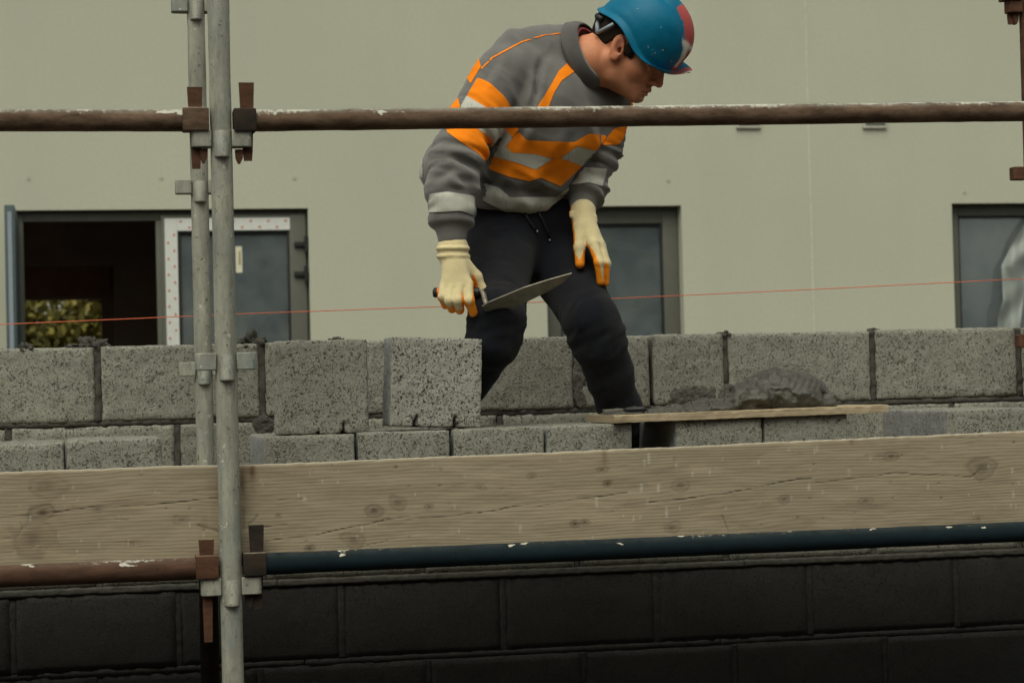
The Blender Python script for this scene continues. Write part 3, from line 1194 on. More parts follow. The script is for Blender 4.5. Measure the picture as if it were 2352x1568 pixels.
def v_pressing(parent, x, y, z, mat, sx=1.0):
    mb = MB()
    ring = [(.0225, -.0215), (.060, -.020), (.0665, -.014), (.0665, .014), (.060, .020), (.0225, .0215)]
    for s in (-1, 1):
        mb.prism([(s*p[0], p[1]) for p in ring], (x, y, z-.019), (1, 0, 0), (0, 1, 0), (0, 0, 1), .038)
    for s in (-1, 1):                      # the front and back loops sit a little lower and flare downwards
        n = 12
        V, Fc = [], []
        prof = [(.018, .0235, .0238), (.004, .0225, .028), (-.018, .0205, .034), (-.038, .0195, .040), (-.043, .019, .0405), (-.043, .012, .0245)]
        for (dz, wx, wy) in prof:
            for k in range(n+1):
                an = math.pi*k/n
                V.append((x+wx*math.cos(an), y+s*(.0+wy*math.sin(an)), z+dz))
        for r in range(len(prof)-1):
            for k in range(n):
                Fc.append((r*(n+1)+k, r*(n+1)+k+1, (r+1)*(n+1)+k+1, (r+1)*(n+1)+k))
        mb.add(V, Fc)
    o = mb.build("v_pressing", mat, parent, smooth='auto')
    bv = o.modifiers.new("edge", 'BEVEL')
    bv.width = .0022
    bv.segments = 2
    bv.limit_method = 'ANGLE'
    return o


def standard(x0, y, ztop, pts, label, mat, lower=None, zl=1.22, xl=None, group="scaffold standards"):
    t = thing("scaffold_standard", label, "scaffold post", (x0, y, 0), group)
    mb = MB()
    z1 = zl if lower else -.02
    steel_tube(mb, (x0 if xl is None else xl, y, z1), (x0, y, ztop), rings=70, seed=int(y*100))
    mb.build("tube", mat, t, smooth='auto')
    if lower:
        mb = MB()
        steel_tube(mb, (x0, y, -.02), (x0, y, zl-.001), r=.0255, rings=40, seed=3)
        mb.build("lower_tube", lower, t, smooth='auto')
    for z in pts:
        v_pressing(t, x0, y, z, mat)
    return t


zc = [at_y(px, py, YS)[2] for px, py in ((508, 320), (520, 830), (531, 1345))]
zi = [at_y(px, py, YI)[2] for px, py in ((450, 14), (460, 430), (468, 847))]
standard(XS, YS, 3.9, zc+[zc[0]+.495, zc[2]-.495, zc[0]+.99], "galvanised scaffold post nearest the camera, spanning the picture top to bottom", M['steel'])
standard(.334, YI, 3.9, zi+[zi[0]+.495], "galvanised scaffold post standing just behind the nearest post, close to the block wall", M['steel'], M['rust_dark'])
xr = at_y(2371, 400, YI)[0]
zr = at_y(2345, 399, YI)[2]
t = standard(xr, YI, 3.9, [zr, zr-.495, zr+.495], "rusty scaffold post cut by the right edge of the picture", M['rust'])


def ledger_end(parent, xp, s, z, y, m_pocket, m_wedge, up=.05, dn=.085, h=.051, w=.058, wx=.034, two=True, tipw=.018):
    """pocket pressing and wedge that lock a tube to the post; s = -1 left of the post, +1 right"""
    x0 = xp+s*(TR+.003)
    mb = MB()
    a, b = sorted((x0, x0+s*w))
    mb.box((a, y-.028, z-h/2), (b, y+.028, z+h/2), bev=.004)
    mb.build("end_pocket", m_pocket, parent, smooth='auto')
    cx = x0+s*w*(.62 if s > 0 else .50)
    mb = MB()
    t = wx/2
    zb = z-h/2-.043
    poly = [(-t, z+h/2+up), (t, z+h/2+up), (tipw/2+.002, zb), (tipw/2, zb-dn+.043), (-tipw/2, zb-dn+.043), (-tipw/2-.002, zb)]
    if s < 0:
        poly = [(-p[0], p[1]) for p in poly][::-1]
    mb.prism(poly, (cx, y-.004, 0), (1, 0, 0), (0, 0, 1), (0, 1, 0), .006)
    o = mb.build("wedge", m_wedge, parent)
    o.location = (o.location[0], o.location[1], o.location[2])
    if two:
        mb = MB()
        ex = x0+s*.012
        mb.prism([(-.009, 0), (.009, 0), (.007, -.02), (.002, -.031), (-.003, -.031), (-.008, -.018)], (ex, y-.009, zb+.004), (1, 0, 0), (0, 0, 1), (0, 1, 0), .018)
        mb.build("pocket_tip", m_wedge, parent)


def ledger(label, a, b, mat, group, name="scaffold_tube"):
    t = thing(name, label, "scaffold tube", tuple((np.asarray(a)+np.asarray(b))/2), group)
    mb = MB()
    steel_tube(mb, a, b, rings=60, seed=int(abs(a[0])*100)+7, wob=.0003)
    mb.build("tube", mat, t, smooth='auto')
    return t


GR = "ledgers and guard rails of the scaffold"
zl_ = at_y(0, 277, YS)[2]
zr0, zr1 = at_y(580, 277, YS)[2], at_y(2352, 256, YS)[2]
XE = XS+2.44
t = ledger("rusty guard rail tube left of the nearest post", (XS-2.44, YS, zl_), (XS-.05, YS, zl_), M['rust_tube'], GR)
ledger_end(t, XS, -1, zl_+.001, YS, M['rust_tube'], M['rust'], up=.048, dn=.083)
t = ledger("long rusty paint-splashed guard rail tube passing in front of the worker", (XS+.05, YS, zr0-.001), (XE, YS, zr0+(zr1-zr0)*1.3), M['rust_tube'], GR)
ledger_end(t, XS, 1, zr0-.001, YS, M['rust_dark'], M['rust'], up=.060, dn=.064, w=.05)
zb0 = at_y(250, 1313, YS)[2]
t = ledger("rusty brown tube under the toe board left of the nearest post", (XS-2.44, YS, zb0), (XS-.05, YS, zb0), M['rust_splashed'], GR)
ledger_end(t, XS, -1, zb0+.003, YS, M['rust'], M['rust'], up=.034, dn=.140, w=.05, two=False)
zb1, zb2 = at_y(605, 1295, YS)[2], at_y(2352, 1220, YS)[2]
t = ledger("dark blue painted tube with white splashes under the long toe board", (XS+.05, YS, zb1), (XE, YS, zb1+(zb2-zb1)*1.3), M['blue_tube'], GR)
ledger_end(t, XS, 1, zb1+.002, YS, M['rust_dark'], M['rust_dark'], up=.060, dn=.075, w=.05)
o = ledger("rusty scaffold tube meeting the post at the right edge", (xr-.058, YI-.001, zr+.495+.042), (xr-.030, YI-.001, zr+.495+.042), M['rust'], None, "tube_coupler")
bpy.data.objects.remove(o.children[0])
ledger_end(o, xr, -1, zr+.495+.043, YI, M['rust'], M['rust'], up=.05, dn=.07, w=.052)
tag(o, "rusty coupler clamped to the post in the top right corner", "scaffold coupler")
for x in (XS, XE):
    t = thing("transom", "scaffold transom carrying the platform boards at a pair of posts", "scaffold transom", (x, 5.3, 1.235), "transoms under the platform")
    MB().box((x-.02, YS+.03, 1.205), (x+.02, YI-.03, 1.258), bev=.004).build("bar", M['rust_dark'], t)
# platform boards
for k in range(5):
    y0 = 4.85+k*.199
    MBo = MB().box((-2.2, y0, 1.262), (3.0, y0+.193, 1.300), bev=.003)
    tag(MBo.build("scaffold_board", M['wood'], None, smooth='auto'), "timber scaffold board of the platform behind the toe board", "scaffold board", "boards of the platform")


# ---- toe boards: closed timber slabs with their cracks, knots, stains and splashes
def toe_board(label, x0, x1, ztop0, ztop1, cracks, knots, stains, drips, seed, yf=4.797, h=.223, th=.038):
    nx = int((x1-x0)/.003)+1
    prof = []
    for z in np.linspace(-h, -.004, 84):
        prof.append((0, z))
    prof += [(.0012, -.0012), (.004, 0)]
    for y in np.linspace(.008, th-.003, 9):
        prof.append((y, 0))
    prof += [(th, -.003), (th, -h*.5), (th, -h), (0, -h)]
    prof = np.array(prof)
    xs = np.linspace(x0, x1, nx)
    zt = ztop0+(ztop1-ztop0)*(xs-x0)/(x1-x0)
    X = np.repeat(xs[:, None], len(prof), 1)
    Y = yf+np.repeat(prof[None, :, 0], nx, 0)
    Z = zt[:, None]+prof[None, :, 1]
    P = np.stack([X, Y, Z], -1)
    edge_wob = .0012*fbm(np.stack([xs*1, xs*0+seed, xs*0], -1), 5, 4, seed)+.0007*fbm(np.stack([xs*1, xs*0+seed, xs*0], -1), 70, 3, seed+3)
    top = np.exp(-(np.abs(prof[:, 1])/.02)**2)
    P[..., 2] += edge_wob[:, None]*top[None]
    P[..., 1] += .0009*fbm(P*np.array([.3, 1, 1]), 40, 3, seed)*(prof[:, 0] < th/2)[None]
    front = (prof[:, 0] < .002)[None]
    wear_toplight = np.zeros(P.shape)
    wx, wz = X+.004*fbm(P, 14, 3, seed+1), Z+.004*fbm(P*np.array([.5, 1, 1]), 22, 4, seed+2)
    nzc = .75+.6*vnoise(P*np.array([.3, 1, 1]), 60, seed+6)
    toxz = lambda q: at_y(q[0], q[1], yf)[[0, 2]]
    for pts, wd, st in cracks:
        q = [toxz(p) for p in pts]
        for a, b in zip(q[:-1], q[1:]):
            e = b-a
            t = np.clip(((wx-a[0])*e[0]+(wz-a[1])*e[1])/(e@e), 0, 1)
            d = np.hypot(wx-a[0]-t*e[0], wz-a[1]-t*e[1])
            wear_toplight[..., 0] = np.maximum(wear_toplight[..., 0], st*.85*np.exp(-(d/(wd*.75))**2)*np.clip(nzc, 0, 1))
    for (px, py, r, st) in knots:
        c = toxz((px, py))
        d = np.hypot((wx-c[0])*.72, wz-c[1])*(1+.35*vnoise(P, 45, seed+4))
        r = r/1030.
        wear_toplight[..., 0] = np.maximum(wear_toplight[..., 0], st*np.exp(-(d/r)**2)*.8+st*.35*np.exp(-((d-r*1.7)/(r*.3))**2))
        wear_toplight[..., 1] = np.maximum(wear_toplight[..., 1], .3*st*np.exp(-(d/(r*2.2))**2))
    for (px, py, rx, rz, st) in stains:
        c = toxz((px, py))
        d = np.hypot((X-c[0])/(rx/1030.), (Z-c[1])/(rz/1030.))
        wear_toplight[..., 1] = np.maximum(wear_toplight[..., 1], st*np.exp(-d**2)*(.7+.5*vnoise(P*np.array([1, 1, .4]), 90, seed+8)))
    rs_ = np.random.RandomState(seed)
    dr = [(toxz((px, py)), ln/1030., wd/1030.) for (px, py, ln, wd) in drips]
    for _ in range(int(34*(x1-x0))):
        dr.append((np.array([rs_.uniform(x0, x1), ztop0-rs_.uniform(0, h)]), rs_.uniform(2, 14)/1030., rs_.uniform(1, 2)/1030.))
    for c, ln, wd in dr:
        d = np.hypot((X-c[0]+.0008*vnoise(P, 200, seed))/wd, np.maximum(np.abs(Z-c[1])-ln/2, 0)/wd)
        wear_toplight[..., 2] = np.maximum(wear_toplight[..., 2], .62*np.exp(-d**2)*(.35+.65*(vnoise(P, 160, seed+9) > -.2)))
    for _ in range(int(20*(x1-x0))):
        c = np.array([rs_.uniform(x0, x1), ztop0-rs_.uniform(0, h)])
        r = rs_.uniform(.0015, .004)
        d = np.hypot(wx-c[0], wz-c[1])
        wear_toplight[..., 0] = np.maximum(wear_toplight[..., 0], rs_.uniform(.2, .6)*np.exp(-(d/r)**2))
    # grime along the lower edge and near the post
    gr = sstep(-.02, .01, .55*fbm(P*np.array([.4, 1, 1]), 13, 4, seed+11)-.12)
    wear_toplight[..., 0] = np.maximum(wear_toplight[..., 0], .06*gr)
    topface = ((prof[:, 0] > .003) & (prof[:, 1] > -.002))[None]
    wear_toplight *= front[..., None]
    wear_toplight[..., 2] = np.where(topface, .55, wear_toplight[..., 2])  # top face painted pale for the sky light falling on it
    P[..., 1] += .0016*wear_toplight[..., 0]*front
    me = grid_mesh("toe_board", P, nx, len(prof), M['wood'], True, {"wear_toplight": np.clip(wear_toplight, 0, 1).reshape(-1, 3)})
    bm = bmesh.new()
    bm.from_mesh(me)
    bm.verts.ensure_lookup_table()
    n = len(prof)
    bm.faces.new([bm.verts[i] for i in range(n)])
    bm.faces.new([bm.verts[(nx-1)*n+i] for i in range(n)][::-1])
    bmesh.ops.recalc_face_normals(bm, faces=bm.faces[:])
    bm.to_mesh(me)
    bm.free()
    me.set_sharp_from_angle(angle=math.radians(50))
    o = link("toe_board", me)
    return tag(o, label, "toe board", "toe boards along the platform edge")


zt = lambda px, py: at_y(px, py, 4.797)[2]
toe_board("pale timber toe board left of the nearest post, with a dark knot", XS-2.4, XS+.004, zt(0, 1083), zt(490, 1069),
          [([(0, 1187), (76, 1180), (200, 1168), (350, 1157), (500, 1145)], .0014, .95), ([(48, 1200), (52, 1216), (36, 1240), (0, 1240)], .0016, .7),
           ([(455, 1207), (478, 1213), (504, 1221)], .0034, 1.0), ([(415, 1128), (500, 1122)], .003, .4), ([(265, 1191), (292, 1193)], .003, .6),
           ([(0, 1260), (60, 1256), (110, 1262)], .001, .5), ([(265, 1246), (290, 1243), (315, 1250)], .002, .35)],
          [(96, 1177, 10, .8), (76, 1238, 20, .5), (222, 1172, 4, .5), (108, 1120, 16, .35), (420, 1195, 6, .4)],
          [(497, 1110, 22, 70, .35), (480, 1200, 30, 60, .25), (300, 1246, 40, 8, .45), (70, 1085, 60, 18, .2), (110, 1122, 60, 26, .22)], [], 21)
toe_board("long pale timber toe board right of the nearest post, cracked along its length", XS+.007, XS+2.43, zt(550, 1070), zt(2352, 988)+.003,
          [([(556, 1216), (600, 1209), (660, 1202)], .0014, 1.0), ([(604, 1240), (720, 1228), (830, 1205), (941, 1184)], .0013, .9),
           ([(847, 1202), (890, 1190), (970, 1180)], .0012, .7), ([(930, 1193), (1080, 1178), (1211, 1161)], .0013, .9),
           ([(1224, 1167), (1320, 1147), (1442, 1132)], .0013, .9), ([(1487, 1154), (1666, 1135), (1780, 1112), (1864, 1097)], .0013, .9),
           ([(1871, 1106), (1980, 1094), (2088, 1084)], .0014, .95), ([(2095, 1090), (2190, 1090), (2229, 1093), (2267, 1068)], .0016, .95),
           ([(1660, 1180), (1668, 1196), (1675, 1215)], .0018, .9), ([(572, 1204), (582, 1196), (592, 1184)], .003, .55),
           ([(560, 1085), (562, 1150), (560, 1215)], .005, .5), ([(1990, 1045), (2060, 1050), (2080, 1043)], .0012, .6), ([(2150, 1010), (2260, 1002), (2340, 998)], .001, .5),
           ([(820, 1255), (900, 1240)], .001, .5), ([(640, 1150), (700, 1147)], .001, .4), ([(1700, 1050), (1750, 1046)], .001, .4)],
          [(856, 1174, 9, .75), (915, 1155, 8, .5), (708, 1260, 6, .8), (1398, 1113, 5, .95), (1384, 1082, 5, .7), (1563, 1116, 10, .5), (2050, 1049, 8, .6),
           (2255, 1074, 13, .6), (1541, 1212, 8, .55), (1323, 1205, 5, .7), (1346, 1202, 5, .7), (1986, 1151, 6, .5), (1803, 1150, 6, .5), (981, 1166, 5, .6),
           (1100, 1120, 5, .4), (1220, 1095, 4, .5), (812, 1240, 10, .5), (640, 1185, 3, .6), (2246, 1190, 6, .5)],
          [(579, 1092, 9, 34, .95), (566, 1100, 16, 60, .5), (1388, 1052, 7, 20, .95), (1550, 1054, 5, 10, .6), (1957, 1014, 6, 8, .6), (780, 1130, 40, 14, .25), (1160, 1110, 30, 12, .2),
           (1700, 1075, 50, 10, .15)],
          [(1371, 1152, 22, 3), (1473, 1120, 16, 3), (1512, 1120, 16, 3), (1531, 1176, 22, 3), (1195, 1212, 12, 3), (1858, 1118, 12, 3), (1950, 1085, 12, 3), (1487, 1150, 14, 2), (1553, 1066, 14, 3),
           (1877, 1030, 12, 2), (2325, 1080, 10, 3), (1455, 1190, 10, 2), (1490, 1052, 20, 3), (1480, 1062, 14, 2), (2328, 1134, 12, 3), (700, 1145, 4, 4)], 22)


# ------------------------------------------------------------------ loose blocks stacked on the platform
def loose_block(label, x0, x1, yf, z0, z1, depth, seed, mat=None, yaw=0.0, roll=0.0, notches=(), cell=.006):
    w, h = x1-x0, z1-z0
    V, Q = rough_box(w, depth, h, cell, seed, .0012, .0035, .005)
    for (u, hw, hh) in notches:                      # broken slots in the lower edge
        on = (np.abs(V[:, 0]-u) < hw*(1-(V[:, 2]+h/2)/hh)) & (V[:, 2] < -h/2+hh) & (V[:, 1] < -depth/2+.01)
        V[on, 1] += .028
    fx = V[Q][:, :, 0].mean(axis=1)
    me = np_mesh("concrete_block", V, Q, [mat or M['block'], M['block_side']])
    sd = (np.ptp(V[Q][:, :, 0], axis=1) < .002) & (np.abs(fx) > w/2-.02)
    me.polygons.foreach_set("material_index", sd.astype(np.int32))
    me.update()
    o = link("concrete_block", me, None, ((x0+x1)/2, yf+depth/2, (z0+z1)/2))
    o.rotation_euler = (0, roll, yaw)
    return tag(o, label, "concrete block", "loose blocks on the platform")


M['block_side'] = mk_block("smooth_block_side", (.29, .295, .285), (.07, .072, .07), .6)
YB = 5.02
flat = [(-75, 148, 1019, "flat grey block at the left edge, first of the row behind the toe board"),
        (151, 372, 1008, "flat grey block just left of the two scaffold posts, behind the toe board"),
        (605, 815, 999, "flat block under the left upright square block, right of the posts"),
        (820, 1033, 990, "flat block between the two upright square blocks' lower edges, chipped at its right corner"),
        (1040, 1250, 982, "flat block under the right side of the tilted upright block"),
        (1253, 1452, 975, "flat block left of the dark gap under the mortar board"),
        (1549, 1750, 962, "flat block under the mortar board, right of the dark gap"),
        (1753, 1946, 953, "flat block under the right half of the mortar board"),
        (2172, 2378, 938, "flat block at the right edge with its smooth side showing")]
for i, (a, b, py, lab) in enumerate(flat):
    p0, p1 = at_y(a, py, YB), at_y(b, py, YB)
    zt_ = p0[2]*.5+p1[2]*.5 if i < 6 else at_y((a+b)/2, py-1, YB)[2]
    zt_ = at_y((a+b)/2, py, YB)[2]
    loose_block(lab, p0[0]+.001, p1[0]-.001, YB+random.uniform(-.006, .006), zt_-.1, zt_, .44, 60+i)
    # the hidden lower layer that carries it
    o = loose_block("concrete block of the bottom layer hidden behind the toe board", p0[0]+.001, p1[0]-.001, YB+.004, 1.3005, zt_-.1005, .44, 80+i, cell=.03)
    o['group'] = "bottom layer of loose blocks"
p0, p1 = at_y(637, 992, YB+.03), at_y(847, 778, YB+.03)
zb_ = at_y(742, 998, YB+.03)[2]
loose_block("square block standing upright just right of the scaffold posts", p0[0], p1[0], YB+.03, zb_+.001, p1[2], .1, 101, None, math.radians(-6), 0,
            [(.05, .006, .03), (-.008, .0026, .05)], .005)
p0, p1 = at_y(897, 980, YB+.02), at_y(1104, 773, YB+.02)
loose_block("coarse square block standing upright and tilted in front of the worker's right leg", p0[0], p1[0], YB+.025, p0[2]-.004, p1[2], .1, 102, M['block_coarse'],
            math.radians(3), math.radians(2.6), [(-.049, .007, .034), (.048, .006, .034)], .005)

# ------------------------------------------------------------------ mortar board with its heap
YM = 5.00
pa, pb = at_y(1415, 972, YM), at_y(2040, 948, YM)
za0, za1 = at_y(1415, 971, YM)[2], at_y(2040, 946, YM)[2]
mbd = thing("mortar_board", "pale plywood mortar board lying across the flat blocks", "mortar board", ((pa[0]+pb[0])/2, YM, za0))
n = 160
prof = [(0, -.001), (0, -.018), (.30, -.018), (.30, -.001), (.297, 0), (.003, 0)]
prof = np.array([(0, -.0185), (0, -.012), (0, -.006), (0, -.0015), (.0015, 0), (.006, 0), (.05, 0), (.15, 0), (.29, 0), (.30, -.0015), (.30, -.0185), (.15, -.0185), (0, -.0185)])
xs = np.linspace(pa[0], pb[0], n)
P = np.zeros((n, len(prof), 3))
P[..., 0] = xs[:, None]
P[..., 1] = YM+prof[None, :, 0]
zz = za0+.0185+(za1-za0)*(xs-xs[0])/(xs[-1]-xs[0])
P[..., 2] = zz[:, None]+prof[None, :, 1]
P[..., 2] += .0008*fbm(P*np.array([1, .3, 1]), 60, 3, 5)
P[..., 1] += .0012*fbm(P, 80, 3, 6)
# ragged left end
P[0, :, 0] -= .004
me = grid_mesh("board", P, n, len(prof), M['wood_pale'], True, {"wear_toplight": np.zeros((n*len(prof), 3))})
bm = bmesh.new()
bm.from_mesh(me)
bm.verts.ensure_lookup_table()
k = len(prof)
bm.faces.new([bm.verts[i] for i in range(k-1)])
bm.faces.new([bm.verts[(n-1)*k+i] for i in range(k-1)][::-1])
bmesh.ops.recalc_face_normals(bm, faces=bm.faces[:])
bm.to_mesh(me)
bm.free()
me.set_sharp_from_angle(angle=math.radians(40))
link("board", me, mbd)
# heap: thrown mortar, torn and ridged on the left, trowelled smooth on the right
M['mortar_wet'] = mk_plain("wet_mortar", (.066, .062, .050), .33, .35, 60, .7, .45, .004)


def zboard(X):
    return np.interp(X, xs, zz)


def bpt(px, py, dy):
    """a point over the board: photo position, dy metres behind its front edge"""
    return at_y(px, py, YM+dy)


def heap_sdf(P):
    f = s_ell(P, bpt(1822, 912, .14), np.eye(3), (.088, .105, .066))
    f = smin(f, s_ell(P, bpt(1772, 902, .15), np.eye(3), (.066, .10, .058)), .03)
    f = smin(f, s_ell(P, bpt(1716, 921, .13), np.eye(3), (.058, .10, .044)), .022)
    f = smin(f, s_ell(P, bpt(1878, 928, .13), np.eye(3), (.042, .09, .028)), .02)
    f = smin(f, s_ell(P, bpt(1640, 937, .13), np.eye(3), (.055, .10, .022)), .02)
    f = smin(f, s_ell(P, bpt(1584, 944, .13), np.eye(3), (.05, .11, .012)), .02)
    f = smin(f, s_cone(P, bpt(1400, 953, .14), bpt(1560, 947, .14), .012, .014, (np.array([0, 1.0, 0]), 6.0)), .012)
    f = smax(f, -s_ell(P, bpt(1752, 936, .02), np.eye(3), (.040, .030, .013)), .012)      # scooped hollow at the foot
    pxs = CX+FPX*((P-EYE) @ CR)/((P-EYE) @ CF)
    sm = sstep(1790, 1835, pxs)*sstep(.03, .05, P[..., 2]-zboard(P[..., 0]))
    Q3 = P+.012*np.stack([vnoise(P, 30, 61), vnoise(P, 30, 62), vnoise(P, 30, 63)], -1)
    slope = np.array([.55, .2, 1.0])
    ridge = np.abs(vnoise(Q3*slope, 34, 64))
    d = .013*(.38-ridge)+.006*vnoise(Q3, 62, 65)+.0028*vnoise(P, 130, 66)
    dsm = .0012*np.sin((P[..., 0]*.75-P[..., 2]*.66)*420)+.002*vnoise(P, 40, 67)
    low = sstep(.0, .03, P[..., 2]-zboard(P[..., 0]))
    f = f-(d*(1-sm)*(.35+.65*low)+dsm*sm)
    return smax(f, zboard(P[..., 0])-.003-P[..., 2], .003)


a_, b_ = bpt(1345, 960, .0), bpt(1950, 830, .28)
Vh, Qh = sdf_mesh(heap_sdf, (a_[0], YM+.004, za0), (b_[0], YM+.296, b_[2]), .0031)
heap = tag(link("mortar_heap", np_mesh("mortar_heap", Vh, Qh, M['mortar_wet'])), "wet grey mortar heaped on the right part of the mortar board", "mortar heap")
# a small pointing trowel lying at the thin end of the heap
c0, c1, c2 = at_d(1386, 944, 5.10), at_d(1432, 941, 5.09), at_d(1486, 939, 5.08)
tw = thing("pointing_trowel", "small trowel with a dark handle lying on the left end of the mortar board", "trowel", tuple(c1))
mb = MB()
mb.prism([(0, -.012), (.03, -.016), (.062, -.008), (.062, .008), (.03, .016), (0, .012)], c0, (1, .02, .03), (0, 1, .1), (0, 0, 1), .0025)
mb.build("blade", M['blade'], tw)
mb = MB()
mb.tube([c1, c1+(c2-c1)*.15, c1+(c2-c1)*.5, c1+(c2-c1)*.85, c2], [.0035, .0060, .0072, .0066, .0035], 18)
mb.build("handle", M['black_plastic'], tw, smooth=True)

# ------------------------------------------------------------------ builder's line
a, b = at_y(-300, 760, YW-.012), at_y(2700, 620, YW-.012)
mid = [at_y(px, py, YW-.012) for px, py in ((-300, 759), (0, 745), (550, 721), (1010, 704), (1400, 686), (1880, 664), (2352, 640), (2700, 622))]
mb = MB()
mb.tube(mid, .0012, 8)
tag(mb.build("builders_line", M['string'], None, smooth=True), "taut orange builder's line stretched above the block wall", "string line")
for p, lab in ((mid[0], "left"), (mid[-1], "right")):
    mb = MB()
    mb.box((p[0]-.022, YW-.012, 0.0), (p[0]+.022, YW+.032, p[2]+.05), bev=.003)
    tag(mb.build("profile_stake", M['wood_pale'], None), "timber stake holding the %s end of the orange line" % lab, "stake")

# ------------------------------------------------------------------ the bricklayer
person = thing("person", "worker in grey and orange hi-vis sweatshirt and blue hard hat bending forward with a trowel", "person",
               tuple(at_d(1230, 1165, 5.6)))


def pt(px, py, d):
    return at_d(px, py, d)


def chain(P, pts, k=None, sq=None):
    """tapered capsules through (px, py, depth, radius)"""
    r = None
    for a, b in zip(pts[:-1], pts[1:]):
        d = s_cone(P, pt(*a[:3]), pt(*b[:3]), a[3], b[3], sq)
        r = d if r is None else (np.minimum(r, d) if k is None else smin(r, d, k))
    return r


def plane(P, a, b, c, outside):
    """half space through three points, positive on the side of 'outside'"""
    n = np.cross(b-a, c-a)
    n = n/np.linalg.norm(n)
    if (outside-a) @ n < 0:
        n = -n
    return (P-a) @ n


def bounds(pts, pad):
    q = np.array([pt(*p[:3]) for p in pts])
    return q.min(0)-pad, q.max(0)+pad


def px_of(V):
    d = V-EYE
    z = d @ CF
    return CX+FPX*(d @ CR)/z, CY-FPX*(d @ CU)/z, z


# ---- head: local frame x forward, y left, z up
HA, HB_, HC = -.251, .547, .100
ca, sa, cb, sb, cc, sc_ = math.cos(HA), math.sin(HA), math.cos(HB_), math.sin(HB_), math.cos(HC), math.sin(HC)
_rx = np.array([[1, 0, 0], [0, cc, -sc_], [0, sc_, cc]])
_ry = np.array([[cb, 0, sb], [0, 1, 0], [-sb, 0, cb]])
_rz = np.array([[ca, -sa, 0], [sa, ca, 0], [0, 0, 1]])
HR = np.stack([CR, CF, CU], 1) @ (_rz @ _ry @ _rx)        # columns: head axes in the world
HCEN = pt(1444.5, 113, 5.5)
HS = .978


def to_head(P):
    return ((P-HCEN) @ HR)/HS


def from_head(q):
    return (np.asarray(q)*HS) @ HR.T+HCEN


I3 = np.eye(3)


def rot_y(a):
    return np.array([[math.cos(a), 0, -math.sin(a)], [0, 1, 0], [math.sin(a), 0, math.cos(a)]])


def head_sdf(q):
    m = q.copy()
    m[..., 1] = np.abs(m[..., 1])
    f = s_ell(m, (-.016, 0, .034), I3, (.098, .076, .092))
    f = smin(f, s_ell(m, (.030, 0, -.035), I3, (.064, .060, .080)), .03)
    f = smin(f, s_cone(m, (-.008, .050, -.045), (.006, .047, -.080), .020, .017), .022)
    f = smin(f, s_cone(m, (.006, .046, -.076), (.074, .012, -.096), .016, .016), .024)
    f = smin(f, s_ell(m, (.079, 0, -.0965), I3, (.021, .024, .0165)), .016)
    f = smin(f, s_ell(m, (.052, .044, -.030), I3, (.030, .022, .022)), .022)
    f = smin(f, s_cone(m, (.082, .040, .010), (.090, 0, .012), .012, .013), .016)
    f = smin(f, s_ell(m, (.074, 0, -.074), I3, (.026, .034, .026)), .018)        # muzzle
    f = smax(f, -s_ell(m, (.099, .036, -.009), I3, (.014, .018, .0125)), .012)   # sockets
    f = smin(f, s_ell(m, (.0755, .033, -.010), I3, (.0135, .0165, .0125)), .004) # closed-down lids over the eyes
    # nose
    f = smin(f, s_cone(m, (.098, 0, .006), (.1150, 0, -.034), .0105, .0105), .012)
    f = smin(f, s_cone(m, (.088, 0, .006), (.094, 0, -.046), .014, .013), .008)
    f = smin(f, s_ell(m, (.1155, 0, -.040), I3, (.0115, .0115, .0095)), .006)
    f = smin(f, s_ell(m, (.1035, .0125, -.0435), I3, (.0115, .0075, .0085)), .005)
    f = smax(f, -s_ell(m, (.106, .0085, -.0515), I3, (.0065, .0035, .004)), .003)
    # lips
    f = smin(f, s_cone(m, (.083, .024, -.0735), (.1005, .004, -.0665), .0045, .0075), .006)
    f = smin(f, s_cone(m, (.082, .022, -.0765), (.0965, .003, -.0815), .0045, .0078), .006)
    f = smax(f, -s_cone(m, (.088, .027, -.0755), (.108, 0, -.0745), .0012, .0024), .004)
    f = smax(f, -s_ell(m, (.100, 0, -.0895), I3, (.007, .018, .004)), .008)
    # ears
    R = rot_y(math.radians(-14))
    e = s_ell(m, (-.010, .080, -.003), R, (.0185, .0075, .0325))
    e = smax(e, -s_ell(m, (-.005, .089, .000), R, (.0115, .0085, .0215)), .004)
    e = smax(e, -s_ell(m, (.000, .084, -.008), R, (.0075, .012, .0085)), .003)
    e = smin(e, s_ell(m, (-.003, .081, -.029), R, (.009, .006, .010)), .006)
    e = smin(e, s_ell(m, (.006, .077, -.006), R, (.004, .005, .007)), .003)
    f = smin(f, e, .005)
    return f*HS


NECK0, NECK1 = pt(1352, 140, 5.500), from_head((-.024, 0, -.055))


def body_sdf(P):
    q = to_head(P)
    f = head_sdf(q)
    n = s_cone(P, NECK0, NECK1, .066, .056)
    f = smin(f, n, .025)
    f = smin(f, s_cone(P, NECK0, from_head((.006, 0, -.084)), .052, .022), .025)
    # muscle from behind the ear to the collar bone
    f = smin(f, s_cone(P, pt(1366, 160, 5.485), from_head((-.022, -.060, -.045)), .013, .014), .02)
    return f


hlo = np.minimum(from_head((-.13, 0, .13)), NECK0)-.13
V, Q = sdf_mesh(body_sdf, HCEN-np.array([.21, .17, .17]), HCEN+np.array([.16, .16, .15]), .0026)
